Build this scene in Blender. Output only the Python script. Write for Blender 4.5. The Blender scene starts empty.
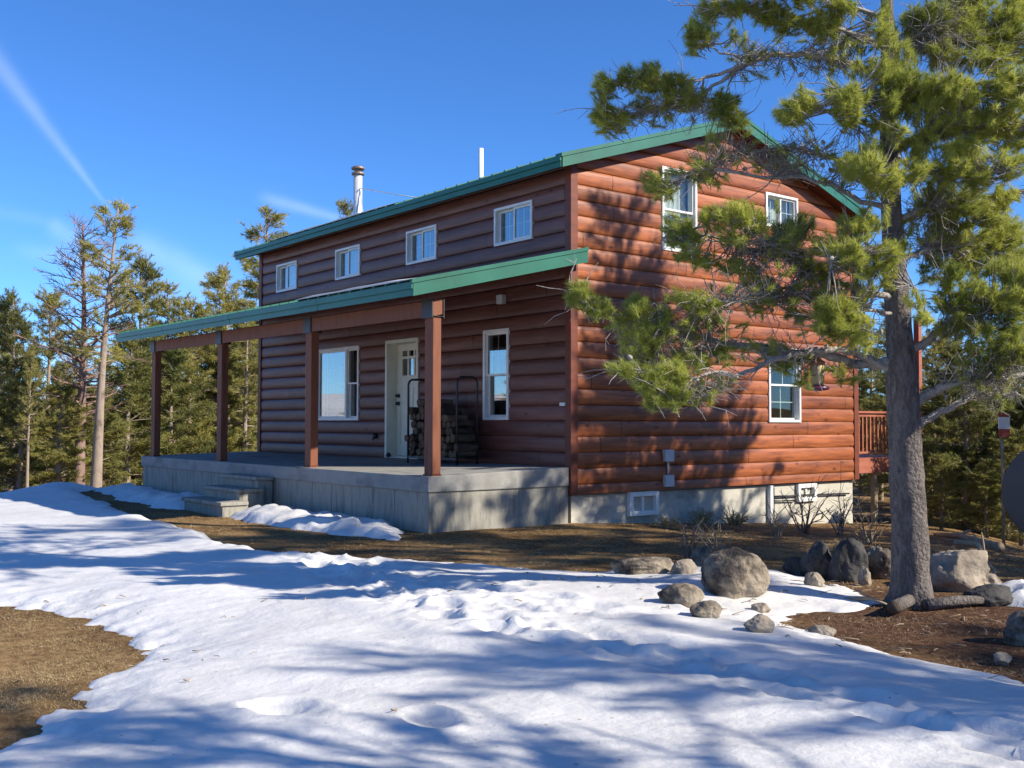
import bpy, bmesh, math, random
import numpy as np
from mathutils import Vector, Matrix, noise as mnoise

scene = bpy.context.scene
COL = scene.collection
R = math.radians
PI = math.pi

# ------------------------------------------------------------------ camera
CF, CYAW, CPITCH, CROLL = 1057.131, .8988, .0375, .0021
CAM = Vector((11.2949, -10.0715, 1.0055))
FWD = Vector((-math.sin(CYAW) * math.cos(CPITCH), math.cos(CYAW) * math.cos(CPITCH), math.sin(CPITCH)))
RGT = Vector((math.cos(CYAW), math.sin(CYAW), 0))
UPV = RGT.cross(FWD)
_r, _u = RGT.copy(), UPV.copy()
RGT = _r * math.cos(CROLL) + _u * math.sin(CROLL)
UPV = _u * math.cos(CROLL) - _r * math.sin(CROLL)
cd = bpy.data.cameras.new('camera')
cam = bpy.data.objects.new('camera', cd)
COL.objects.link(cam)
cd.sensor_width = 36
cd.lens = CF / 1024 * 36
cd.clip_start, cd.clip_end = .05, 3000
M = Matrix((RGT, UPV, -FWD)).transposed().to_4x4()
M.translation = CAM
cam.matrix_world = M
scene.camera = cam

def ray(u, v):
    return FWD + RGT * ((u - 512) / CF) + UPV * (-(v - 384) / CF)

def at(u, v, depth):
    """point seen at that spot, `depth` metres in front of the camera"""
    return CAM + ray(u, v) * depth

def ground_z(x, y):
    z = -.40 - .058 * max(0, min(y, 9)) - .012 * max(0, -y - 2)
    d2 = (-x - 10.2) * .8 - (y + 5.2) * .6
    if d2 > 0 and y > -12: z -= min(.13 * d2, 1.5) * min(1, (y + 12) / 4)
    if y < -14: z += .012 * (-y - 14)
    d = (x - 2.6) * .82 + (y - 5.5) * .574
    if d > 0: z -= min(.30 * d * d / (d + 1.5), 1.7)
    return z

def on_ground(u, v):
    d = ray(u, v); z = -.45; p = CAM
    for i in range(30):
        t = (z - CAM.z) / d.z
        p = CAM + d * t
        z = .5 * z + .5 * ground_z(p.x, p.y)
    return Vector((p.x, p.y, ground_z(p.x, p.y)))

def ground_at_depth(u, depth):
    d = ray(u, 424); p = CAM + d * depth
    return Vector((p.x, p.y, ground_z(p.x, p.y)))

def depth_of(p):
    return (Vector(p) - CAM).dot(FWD)

# ------------------------------------------------------------------ object helpers
def tag(o, label=None, cat=None, group=None, kind=None):
    if label: o['label'] = label
    if cat: o['category'] = cat
    if group: o['group'] = group
    if kind: o['kind'] = kind
    return o

def empty(name, loc, label=None, cat=None, group=None, rz=0.):
    o = bpy.data.objects.new(name, None)
    COL.objects.link(o)
    o.location = loc
    o.rotation_euler = (0, 0, rz)
    o.empty_display_size = .2
    return tag(o, label, cat, group)

def link_mesh(name, me, mat, parent=None, loc=None):
    o = bpy.data.objects.new(name, me)
    COL.objects.link(o)
    if mat: me.materials.append(mat)
    if parent: o.parent = parent
    if loc is not None: o.location = loc
    return o

def copy_tree(o, parent=None):
    c = o.copy()
    COL.objects.link(c)
    if parent: c.parent = parent
    for ch in o.children: copy_tree(ch, c)
    return c

class MB:
    def __init__(s): s.v = []; s.f = []; s.smooth = []
    def add(s, vs, fs, smooth=False):
        b = len(s.v); s.v += [tuple(p) for p in vs]
        for f in fs: s.f.append(tuple(b + i for i in f)); s.smooth.append(smooth)
    def box(s, x0, x1, y0, y1, z0, z1):
        vs = [(x0,y0,z0),(x1,y0,z0),(x1,y1,z0),(x0,y1,z0),(x0,y0,z1),(x1,y0,z1),(x1,y1,z1),(x0,y1,z1)]
        s.add(vs, [(0,3,2,1),(4,5,6,7),(0,1,5,4),(1,2,6,5),(2,3,7,6),(3,0,4,7)])
    def hexa(s, vs):
        s.add(vs, [(0,3,2,1),(4,5,6,7),(0,1,5,4),(1,2,6,5),(2,3,7,6),(3,0,4,7)])
    def prism(s, poly, a, b):
        """poly: list of 3D points, extruded by vector a->b offset"""
        n = len(poly); off = Vector(b) - Vector(a)
        vs = [Vector(p) for p in poly] + [Vector(p) + off for p in poly]
        fs = [tuple(range(n))[::-1], tuple(range(n, 2*n))]
        for i in range(n):
            j = (i + 1) % n
            fs.append((i, j, n + j, n + i))
        s.add(vs, fs)
    def tube(s, pts, radii, n=6, cap=True, jitter=0., rng=None):
        pts = [Vector(p) for p in pts]
        if not hasattr(radii, '__len__'): radii = [radii] * len(pts)
        vs = []; fs = []
        ref = Vector((0, 0, 1))
        t0 = (pts[1] - pts[0]).normalized()
        if abs(t0.dot(ref)) > .9: ref = Vector((1, 0, 0))
        a = t0.cross(ref).normalized()
        for i, p in enumerate(pts):
            if i == 0: t = pts[1] - pts[0]
            elif i == len(pts) - 1: t = pts[-1] - pts[-2]
            else: t = pts[i+1] - pts[i-1]
            if t.length < 1e-9: t = Vector((0, 0, 1))
            t.normalize()
            a = (a - t * a.dot(t))
            if a.length < 1e-6: a = t.orthogonal()
            a.normalize()
            b = t.cross(a)
            for k in range(n):
                w = 2 * PI * k / n
                rr = radii[i]
                if jitter and rng: rr *= 1 + jitter * (rng.random() - .5)
                vs.append(p + (a * math.cos(w) + b * math.sin(w)) * rr)
        for i in range(len(pts) - 1):
            for k in range(n):
                k2 = (k + 1) % n
                fs.append((i*n+k, i*n+k2, (i+1)*n+k2, (i+1)*n+k))
        if cap:
            fs.append(tuple(range(n))[::-1]); fs.append(tuple((len(pts)-1)*n + k for k in range(n)))
        s.add(vs, fs, True)
    def lathe(s, prof, c, n=16, axis='z'):
        vs = []; fs = []
        for r, z in prof:
            for k in range(n):
                w = 2*PI*k/n
                vs.append((c[0] + r*math.cos(w), c[1] + r*math.sin(w), c[2] + z))
        for i in range(len(prof)-1):
            for k in range(n):
                k2 = (k+1) % n
                fs.append((i*n+k, i*n+k2, (i+1)*n+k2, (i+1)*n+k))
        fs.append(tuple(range(n))[::-1]); fs.append(tuple((len(prof)-1)*n+k for k in range(n)))
        s.add(vs, fs, True)
    def build(s, name, mat, parent=None, loc=None, bevel=0.):
        me = bpy.data.meshes.new(name)
        me.from_pydata(s.v, [], s.f)
        me.polygons.foreach_set('use_smooth', s.smooth)
        me.update()
        o = link_mesh(name, me, mat, parent, loc)
        if bevel:
            m = o.modifiers.new('bevel', 'BEVEL'); m.width = bevel; m.segments = 2; m.limit_method = 'ANGLE'; m.angle_limit = R(40)
        return o

def bulk_mesh(name, V, F, smooth=False):
    """V (n,3) array, F (m,k) array of equal-size polygons"""
    me = bpy.data.meshes.new(name)
    V = np.asarray(V, np.float32); F = np.asarray(F, np.int32)
    m, k = F.shape
    me.vertices.add(len(V)); me.vertices.foreach_set('co', V.ravel())
    me.loops.add(m*k); me.loops.foreach_set('vertex_index', F.ravel())
    me.polygons.add(m)
    me.polygons.foreach_set('loop_start', np.arange(0, m*k, k, dtype=np.int32))
    me.polygons.foreach_set('loop_total', np.full(m, k, np.int32))
    me.polygons.foreach_set('use_smooth', np.full(m, smooth, bool))
    me.update(calc_edges=True)
    return me

# ------------------------------------------------------------------ materials
class NT:
    def __init__(s, m): s.t = m.node_tree; s.n = s.t.nodes; s.l = s.t.links
    def new(s, ty, **kw):
        n = s.n.new(ty)
        for k, v in kw.items(): setattr(n, k, v)
        return n
    def link(s, a, b): s.l.new(a, b)

def srgb(h):
    c = [int(h[i:i+2], 16)/255 for i in (0, 2, 4)]
    return tuple(x/12.92 if x <= .04045 else ((x+.055)/1.055)**2.4 for x in c) + (1,)

def base_mat(name, rough=.6, spec=.3):
    m = bpy.data.materials.new(name); m.use_nodes = True
    nt = NT(m); b = nt.n['Principled BSDF']
    b.inputs['Roughness'].default_value = rough
    b.inputs['Specular IOR Level'].default_value = spec
    return m, nt, b

def mottled(name, cols, scale=(3,3,3), rough=.7, spec=.3, bump=.3, bscale=30., detail=8., pos=None, bdist=.01, coord='Object', rand=0.):
    """colour from a noise through a ramp of true surface colours, with a fine bump"""
    m, nt, b = base_mat(name, rough, spec)
    tc = nt.new('ShaderNodeTexCoord')
    mp = nt.new('ShaderNodeMapping'); mp.inputs['Scale'].default_value = scale
    nt.link(tc.outputs[coord], mp.inputs['Vector'])
    no = nt.new('ShaderNodeTexNoise'); no.inputs['Scale'].default_value = 1; no.inputs['Detail'].default_value = detail; no.inputs['Roughness'].default_value = .62
    nt.link(mp.outputs[0], no.inputs['Vector'])
    fac = no.outputs['Fac']
    if rand:
        oi = nt.new('ShaderNodeObjectInfo'); ma = nt.new('ShaderNodeMath', operation='MULTIPLY_ADD')
        nt.link(oi.outputs['Random'], ma.inputs[0]); ma.inputs[1].default_value = rand; nt.link(fac, ma.inputs[2])
        mb = nt.new('ShaderNodeMath', operation='SUBTRACT'); nt.link(ma.outputs[0], mb.inputs[0]); mb.inputs[1].default_value = rand/2
        fac = mb.outputs[0]
    cr = nt.new('ShaderNodeValToRGB')
    n = len(cols)
    if pos is None: pos = [.3 + .4*i/max(1, n-1) for i in range(n)]
    el = cr.color_ramp.elements
    while len(el) < n: el.new(.5)
    for i in range(n): el[i].position = pos[i]; el[i].color = cols[i] if len(cols[i]) == 4 else tuple(cols[i]) + (1,)
    nt.link(fac, cr.inputs[0]); nt.link(cr.outputs[0], b.inputs['Base Color'])
    if bump:
        n2 = nt.new('ShaderNodeTexNoise'); n2.inputs['Scale'].default_value = bscale; n2.inputs['Detail'].default_value = 6
        nt.link(tc.outputs['Object'], n2.inputs['Vector'])
        bp = nt.new('ShaderNodeBump'); bp.inputs['Strength'].default_value = bump; bp.inputs['Distance'].default_value = bdist
        nt.link(n2.outputs['Fac'], bp.inputs['Height']); nt.link(bp.outputs[0], b.inputs['Normal'])
    return m

def plain(name, col, rough=.5, spec=.4, metal=0.):
    m, nt, b = base_mat(name, rough, spec)
    tc = nt.new('ShaderNodeTexCoord'); no = nt.new('ShaderNodeTexNoise'); no.inputs['Scale'].default_value = 6; no.inputs['Detail'].default_value = 5
    nt.link(tc.outputs['Object'], no.inputs['Vector'])
    mx = nt.new('ShaderNodeMix', data_type='RGBA')
    nt.link(no.outputs['Fac'], mx.inputs['Factor'])
    mx.inputs['A'].default_value = tuple(c*.82 for c in col[:3]) + (1,)
    mx.inputs['B'].default_value = tuple(min(1, c*1.14) for c in col[:3]) + (1,)
    nt.link(mx.outputs['Result'], b.inputs['Base Color'])
    b.inputs['Metallic'].default_value = metal
    return m

MAT = {}
# log siding: stain streaked along the log, knots, each course its own shade
def siding_mat(name, along, c0=(.13,.036,.015), c1=(.275,.082,.029), c2=(.43,.138,.047)):
    m, nt, b = base_mat(name, .42, .35)
    tc = nt.new('ShaderNodeTexCoord')
    sc = (.7, .7, .7); sc = [9., 9., 9.]; sc[along] = .8
    mp = nt.new('ShaderNodeMapping'); mp.inputs['Scale'].default_value = sc
    nt.link(tc.outputs['Object'], mp.inputs['Vector'])
    no = nt.new('ShaderNodeTexNoise'); no.inputs['Scale'].default_value = 1.6; no.inputs['Detail'].default_value = 9; no.inputs['Roughness'].default_value = .65
    nt.link(mp.outputs[0], no.inputs['Vector'])
    cr = nt.new('ShaderNodeValToRGB'); el = cr.color_ramp.elements
    el[0].position = .3; el[0].color = c0 + (1,)
    el[1].position = .72; el[1].color = c2 + (1,)
    e = el.new(.5); e.color = c1 + (1,)
    nt.link(no.outputs['Fac'], cr.inputs[0])
    # each board length a slightly different stain
    mp2 = nt.new('ShaderNodeMapping'); s2 = [.0, .0, 1/.2277]; s2[along] = .22
    mp2.inputs['Scale'].default_value = s2; mp2.inputs['Location'].default_value = (0, 0, -.1459/.2277)
    nt.link(tc.outputs['Object'], mp2.inputs['Vector'])
    sep = nt.new('ShaderNodeSeparateXYZ'); nt.link(mp2.outputs[0], sep.inputs[0])
    cz = nt.new('ShaderNodeMath', operation='FLOOR'); nt.link(sep.outputs['Z'], cz.inputs[0])
    cw = nt.new('ShaderNodeTexWhiteNoise', noise_dimensions='1D'); nt.link(cz.outputs[0], cw.inputs['W'])
    ax = nt.new('ShaderNodeMath', operation='ADD'); nt.link(sep.outputs['XYZ'[along]], ax.inputs[0]); nt.link(cw.outputs['Value'], ax.inputs[1])
    fx = nt.new('ShaderNodeMath', operation='FLOOR'); nt.link(ax.outputs[0], fx.inputs[0])
    fl = nt.new('ShaderNodeCombineXYZ'); nt.link(fx.outputs[0], fl.inputs[0]); nt.link(cz.outputs[0], fl.inputs[2])
    fr_ = nt.new('ShaderNodeMath', operation='FRACT'); nt.link(ax.outputs[0], fr_.inputs[0])
    jt = nt.new('ShaderNodeMath', operation='LESS_THAN'); nt.link(fr_.outputs[0], jt.inputs[0]); jt.inputs[1].default_value = .0028
    wn = nt.new('ShaderNodeTexWhiteNoise', noise_dimensions='3D'); nt.link(fl.outputs[0], wn.inputs['Vector'])
    hv = nt.new('ShaderNodeHueSaturation')
    mr = nt.new('ShaderNodeMapRange'); mr.inputs['To Min'].default_value = .78; mr.inputs['To Max'].default_value = 1.16
    nt.link(wn.outputs['Value'], mr.inputs['Value']); nt.link(mr.outputs[0], hv.inputs['Value'])
    nt.link(cr.outputs[0], hv.inputs['Color'])
    # knots
    vo = nt.new('ShaderNodeTexVoronoi'); vo.inputs['Scale'].default_value = 1.
    mp3 = nt.new('ShaderNodeMapping'); s3 = [5., 5., 5.]; s3[along] = 2.2; mp3.inputs['Scale'].default_value = s3
    nt.link(tc.outputs['Object'], mp3.inputs['Vector']); nt.link(mp3.outputs[0], vo.inputs['Vector'])
    kr = nt.new('ShaderNodeMapRange'); kr.inputs['From Min'].default_value = .05; kr.inputs['From Max'].default_value = .16
    nt.link(vo.outputs['Distance'], kr.inputs['Value'])
    mx = nt.new('ShaderNodeMix', data_type='RGBA'); nt.link(kr.outputs[0], mx.inputs['Factor'])
    mx.inputs['A'].default_value = (.09, .025, .015, 1); nt.link(hv.outputs[0], mx.inputs['B'])
    mj = nt.new('ShaderNodeMix', data_type='RGBA'); nt.link(jt.outputs[0], mj.inputs['Factor']); nt.link(mx.outputs['Result'], mj.inputs['A']); mj.inputs['B'].default_value = (.02,.008,.005,1)
    nt.link(mj.outputs['Result'], b.inputs['Base Color'])
    n2 = nt.new('ShaderNodeTexNoise'); n2.inputs['Scale'].default_value = 6; n2.inputs['Detail'].default_value = 6
    nt.link(mp.outputs[0], n2.inputs['Vector'])
    bp = nt.new('ShaderNodeBump'); bp.inputs['Strength'].default_value = .35; bp.inputs['Distance'].default_value = .006
    nt.link(n2.outputs['Fac'], bp.inputs['Height']); nt.link(bp.outputs[0], b.inputs['Normal'])
    return m
MAT['siding_front'] = siding_mat('log siding front with shade in colour', 0, (.095,.036,.026), (.145,.056,.040), (.205,.083,.060))  # the gable's stain made darker and greyer to carry the front's shade
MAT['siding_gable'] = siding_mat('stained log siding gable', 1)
MAT['trim'] = mottled('brown stained trim', [(.12,.034,.02),(.20,.055,.03)], (2,2,8), .5, .3, .2, 40)
MAT['post'] = mottled('cedar post', [(.11,.035,.02),(.21,.076,.039),(.155,.052,.028)], (14,14,1.2), .6, .25, .3, 40)
MAT['soffit'] = mottled('dark brown soffit', [(.075,.026,.017),(.13,.045,.028)], (2,9,2), .6, .25, .2, 30)
MAT['green'] = mottled('green painted steel', [(.005,.090,.060),(.010,.138,.092)], (1.5,1.5,1.5), .42, .4, .08, 12, bdist=.004)
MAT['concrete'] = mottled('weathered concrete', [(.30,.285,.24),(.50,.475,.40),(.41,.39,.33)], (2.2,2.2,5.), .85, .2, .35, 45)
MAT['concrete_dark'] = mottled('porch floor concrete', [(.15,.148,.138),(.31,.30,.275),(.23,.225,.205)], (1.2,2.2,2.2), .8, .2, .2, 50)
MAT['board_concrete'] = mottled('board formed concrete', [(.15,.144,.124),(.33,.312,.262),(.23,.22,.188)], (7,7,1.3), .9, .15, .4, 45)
MAT['white'] = plain('white vinyl', (.78,.78,.74), .4, .4)
MAT['cream'] = plain('cream door paint', (.70,.68,.55), .45, .4)
MAT['black'] = plain('black metal', (.016,.016,.018), .45, .5)
MAT['galv'] = plain('galvanised steel', (.74,.74,.74), .42, .5, .35)
MAT['pvc'] = plain('white pvc', (.8,.8,.8), .45, .4)
MAT['unlit_pane'] = plain('basement darkness painted on pane', (.006,.006,.008), .15, .15)  # opaque black pane, the darkness of the unlit basement put into its colour
MAT['greybox'] = plain('light grey plastic', (.55,.55,.55), .5, .4)
MAT['interior'] = plain('dim interior paint', (.20,.19,.18), .8, .2)
MAT['curtain'] = mottled('white curtain', [(.55,.55,.52),(.74,.74,.71)], (1,22,.4), .9, .1, 0)
MAT['bark'] = mottled('grey pine bark', [(.05,.042,.037),(.19,.165,.15),(.105,.09,.082),(.27,.24,.215)], (16,16,5), .95, .15, 1., 38, bdist=.03, pos=[.3,.45,.58,.72])
MAT['bark_far'] = mottled('pale pine bark', [(.13,.10,.08),(.33,.26,.20),(.23,.18,.14)], (5,5,2.2), .9, .15, .6, 30)
MAT['bark_red'] = mottled('bare reddish bark', [(.16,.10,.08),(.34,.23,.19)], (5,5,2), .9, .15, .5, 30)
MAT['deadwood'] = mottled('dry pale wood', [(.20,.15,.10),(.42,.33,.23)], (6,6,6), .85, .2, .3, 30)
MAT['rock'] = mottled('grey brown boulder', [(.03,.027,.025),(.11,.09,.072),(.24,.20,.15),(.36,.305,.235)], (3.2,3.2,3.8), .9, .2, .9, 22, bdist=.03, pos=[.37,.44,.52,.72])
MAT['rock_dark'] = mottled('dark basalt', [(.022,.022,.024),(.10,.094,.088)], (4,4,4), .85, .25, .7, 20, bdist=.03)
MAT['rock_pale'] = mottled('pale tan boulder', [(.16,.13,.10),(.42,.355,.28)], (3,3,3), .9, .2, .7, 20, bdist=.03)
MAT['wood_red'] = mottled('red stained deck wood', [(.27,.085,.05),(.40,.14,.085)], (3,3,9), .55, .3, .2, 40)
MAT['feeder_tube'] = plain('tan seed tube', (.42,.33,.17), .4, .5)
MAT['feeder_base'] = plain('purple plastic base', (.10,.02,.06), .4, .5)
MAT['dish'] = plain('dark grey dish enamel', (.12,.10,.088), .6, .25)
MAT['shed_red'] = plain('faded red paint', (.35,.08,.06), .6, .3)
MAT['firewood'] = mottled('split firewood bark', [(.03,.024,.02),(.13,.10,.075)], (14,4,14), .9, .1, .5, 40, rand=.3)
MAT['cut_end'] = mottled('cut log end', [(.05,.036,.026),(.135,.098,.066)], (16,16,16), .85, .15, .2, 40, rand=.3)

def needles_mat(name, ca, cb, trans=.3):
    m, nt, b = base_mat(name, .5, .3)
    tc = nt.new('ShaderNodeTexCoord')
    no = nt.new('ShaderNodeTexNoise'); no.inputs['Scale'].default_value = 1.6; no.inputs['Detail'].default_value = 5; no.inputs['Roughness'].default_value = .7
    nt.link(tc.outputs['Object'], no.inputs['Vector'])
    oi = nt.new('ShaderNodeObjectInfo')
    ad = nt.new('ShaderNodeMath', operation='MULTIPLY_ADD'); nt.link(oi.outputs['Random'], ad.inputs[0]); ad.inputs[1].default_value = .22; nt.link(no.outputs['Fac'], ad.inputs[2])
    cr = nt.new('ShaderNodeValToRGB'); el = cr.color_ramp.elements
    el[0].position = .42; el[0].color = ca + (1,); el[1].position = .78; el[1].color = cb + (1,)
    nt.link(ad.outputs[0], cr.inputs[0]); nt.link(cr.outputs[0], b.inputs['Base Color'])
    tr = nt.new('ShaderNodeBsdfTranslucent')
    nt.link(cr.outputs[0], tr.inputs['Color'])
    mx = nt.new('ShaderNodeMixShader'); mx.inputs[0].default_value = trans
    nt.link(b.outputs[0], mx.inputs[1]); nt.link(tr.outputs[0], mx.inputs[2])
    nt.link(mx.outputs[0], nt.n['Material Output'].inputs['Surface'])
    return m
MAT['needles'] = needles_mat('pine needles near', (.20,.25,.045), (.62,.63,.14), .5)
MAT['needles_far'] = needles_mat('pine needles far', (.15,.17,.045), (.50,.44,.12), .45)
MAT['needles_dark'] = needles_mat('spruce needles dark', (.12,.15,.045), (.40,.37,.10), .45)

def glass_mat(name, f0):
    m = bpy.data.materials.new(name); m.use_nodes = True; nt = NT(m)
    nt.n.remove(nt.n['Principled BSDF'])
    g = nt.new('ShaderNodeBsdfGlossy'); g.inputs['Roughness'].default_value = .01
    t = nt.new('ShaderNodeBsdfTransparent'); t.inputs['Color'].default_value = (.86,.9,.88,1)
    lw = nt.new('ShaderNodeLayerWeight'); lw.inputs['Blend'].default_value = .5
    p5 = nt.new('ShaderNodeMath', operation='POWER'); nt.link(lw.outputs['Facing'], p5.inputs[0]); p5.inputs[1].default_value = 4.
    f = nt.new('ShaderNodeMath', operation='MULTIPLY_ADD'); nt.link(p5.outputs[0], f.inputs[0]); f.inputs[1].default_value = 1 - f0; f.inputs[2].default_value = f0
    mx = nt.new('ShaderNodeMixShader')
    nt.link(f.outputs[0], mx.inputs[0]); nt.link(t.outputs[0], mx.inputs[1]); nt.link(g.outputs[0], mx.inputs[2])
    nt.link(mx.outputs[0], nt.n['Material Output'].inputs['Surface'])
    return m
MAT['glass'] = glass_mat('clear window glass', .05)
MAT['glass_coated'] = glass_mat('coated porch window glass', .22)

def snow_mat():
    m, nt, b = base_mat('old snow', .55, .25)
    tc = nt.new('ShaderNodeTexCoord')
    no = nt.new('ShaderNodeTexNoise'); no.inputs['Scale'].default_value = 1.3; no.inputs['Detail'].default_value = 6
    nt.link(tc.outputs['Object'], no.inputs['Vector'])
    cr = nt.new('ShaderNodeValToRGB'); el = cr.color_ramp.elements
    el[0].position = .3; el[0].color = (.60,.59,.57,1); el[1].position = .7; el[1].color = (.72,.71,.69,1)
    nt.link(no.outputs['Fac'], cr.inputs[0])
    # scattered needles and grit lying on the snow
    vo = nt.new('ShaderNodeTexVoronoi'); vo.inputs['Scale'].default_value = 9; nt.link(tc.outputs['Object'], vo.inputs['Vector'])
    n3 = nt.new('ShaderNodeTexNoise'); n3.inputs['Scale'].default_value = .9; nt.link(tc.outputs['Object'], n3.inputs['Vector'])
    th = nt.new('ShaderNodeMapRange'); th.inputs['From Min'].default_value = .42; th.inputs['From Max'].default_value = .75; th.inputs['To Max'].default_value = .15
    nt.link(n3.outputs['Fac'], th.inputs['Value'])
    lt = nt.new('ShaderNodeMath', operation='LESS_THAN'); nt.link(vo.outputs['Distance'], lt.inputs[0]); nt.link(th.outputs[0], lt.inputs[1])
    mx = nt.new('ShaderNodeMix', data_type='RGBA'); nt.link(lt.outputs[0], mx.inputs['Factor'])
    nt.link(cr.outputs[0], mx.inputs['A']); mx.inputs['B'].default_value = (.42,.36,.28,1)
    nt.link(mx.outputs['Result'], b.inputs['Base Color'])
    n2 = nt.new('ShaderNodeTexNoise'); n2.inputs['Scale'].default_value = 14; n2.inputs['Detail'].default_value = 9; n2.inputs['Roughness'].default_value = .6
    nt.link(tc.outputs['Object'], n2.inputs['Vector'])
    bp = nt.new('ShaderNodeBump'); bp.inputs['Strength'].default_value = .42; bp.inputs['Distance'].default_value = .025
    nt.link(n2.outputs['Fac'], bp.inputs['Height']); nt.link(bp.outputs[0], b.inputs['Normal'])
    return m
MAT['snow'] = snow_mat()

def ground_mat():
    m, nt, b = base_mat('dry grass and dirt', .95, .1)
    tc = nt.new('ShaderNodeTexCoord')
    def ns(scale, detail=8., rough=.65, dist=0.):
        n = nt.new('ShaderNodeTexNoise'); n.inputs['Scale'].default_value = scale; n.inputs['Detail'].default_value = detail
        n.inputs['Roughness'].default_value = rough; n.inputs['Distortion'].default_value = dist
        nt.link(tc.outputs['Object'], n.inputs['Vector']); return n
    a = ns(14, 10, .75); c = ns(.8, 6); d = ns(.045, 5)
    cr = nt.new('ShaderNodeValToRGB'); el = cr.color_ramp.elements
    el[0].position = .3; el[0].color = (.075,.045,.024,1); el[1].position = .70; el[1].color = (.42,.30,.155,1)
    e = el.new(.48); e.color = (.235,.155,.075,1)
    nt.link(a.outputs['Fac'], cr.inputs[0])
    cr2 = nt.new('ShaderNodeValToRGB'); el = cr2.color_ramp.elements
    el[0].position = .4; el[0].color = (.60,.52,.45,1); el[1].position = .62; el[1].color = (1.14,1.06,.95,1)
    nt.link(c.outputs['Fac'], cr2.inputs[0])
    mu = nt.new('ShaderNodeMix', data_type='RGBA', blend_type='MULTIPLY'); mu.inputs['Factor'].default_value = 1
    nt.link(cr.outputs[0], mu.inputs['A']); nt.link(cr2.outputs[0], mu.inputs['B'])
    # red pine-needle litter round the foot of the big pine
    sp = nt.new('ShaderNodeVectorMath', operation='DISTANCE'); nt.link(tc.outputs['Object'], sp.inputs[0]); sp.inputs[1].default_value = (7.6, -2.4, -.42)
    wob = nt.new('ShaderNodeMath', operation='MULTIPLY_ADD'); nt.link(c.outputs['Fac'], wob.inputs[0]); wob.inputs[1].default_value = 1.6; nt.link(sp.outputs['Value'], wob.inputs[2])
    lr = nt.new('ShaderNodeMapRange'); lr.inputs['From Min'].default_value = 1.9; lr.inputs['From Max'].default_value = 3.4; lr.inputs['To Min'].default_value = 1; lr.inputs['To Max'].default_value = 0
    nt.link(wob.outputs[0], lr.inputs['Value'])
    cr3 = nt.new('ShaderNodeValToRGB'); el = cr3.color_ramp.elements
    el[0].position = .32; el[0].color = (.035,.019,.012,1); el[1].position = .74; el[1].color = (.23,.14,.08,1)
    e = el.new(.5); e.color = (.10,.052,.031,1)
    nt.link(a.outputs['Fac'], cr3.inputs[0])
    m3 = nt.new('ShaderNodeMix', data_type='RGBA'); nt.link(lr.outputs[0], m3.inputs['Factor'])
    nt.link(mu.outputs['Result'], m3.inputs['A']); nt.link(cr3.outputs[0], m3.inputs['B'])
    # snow lying in far fields
    ln = nt.new('ShaderNodeVectorMath', operation='LENGTH'); nt.link(tc.outputs['Object'], ln.inputs[0])
    fr = nt.new('ShaderNodeMapRange'); fr.inputs['From Min'].default_value = 24; fr.inputs['From Max'].default_value = 40
    nt.link(ln.outputs['Value'], fr.inputs['Value'])
    th = nt.new('ShaderNodeMapRange'); th.inputs['From Min'].default_value = .40; th.inputs['From Max'].default_value = .46
    nt.link(d.outputs['Fac'], th.inputs['Value'])
    sxyz = nt.new('ShaderNodeSeparateXYZ'); nt.link(tc.outputs['Object'], sxyz.inputs[0])
    yr = nt.new('ShaderNodeMapRange'); yr.inputs['From Min'].default_value = -13; yr.inputs['From Max'].default_value = -17; nt.link(sxyz.outputs['Y'], yr.inputs['Value'])
    p0_ = nt.new('ShaderNodeMath', operation='MULTIPLY'); nt.link(fr.outputs[0], p0_.inputs[0]); nt.link(yr.outputs[0], p0_.inputs[1])
    pr = nt.new('ShaderNodeMath', operation='MULTIPLY'); nt.link(p0_.outputs[0], pr.inputs[0]); nt.link(th.outputs[0], pr.inputs[1])
    mx = nt.new('ShaderNodeMix', data_type='RGBA'); nt.link(pr.outputs[0], mx.inputs['Factor'])
    nt.link(m3.outputs['Result'], mx.inputs['A']); mx.inputs['B'].default_value = (.84,.85,.87,1)
    nt.link(mx.outputs['Result'], b.inputs['Base Color'])
    bp = nt.new('ShaderNodeBump'); bp.inputs['Strength'].default_value = .9; bp.inputs['Distance'].default_value = .04
    nt.link(a.outputs['Fac'], bp.inputs['Height']); nt.link(bp.outputs[0], b.inputs['Normal'])
    return m
MAT['ground'] = ground_mat()

# ------------------------------------------------------------------ sun and sky
SUN = Vector((1, .6, .74)).normalized()
sd = bpy.data.lights.new('sun', 'SUN'); sd.energy = 4.6; sd.angle = R(.53); sd.color = (1, .92, .79)
so = bpy.data.objects.new('sun', sd); COL.objects.link(so)
so.rotation_euler = SUN.to_track_quat('Z', 'Y').to_euler(); so.location = (20, 12, 20)
SUN_EL = math.asin(SUN.z); SUN_AZ = math.atan2(SUN.x, SUN.y)

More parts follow.
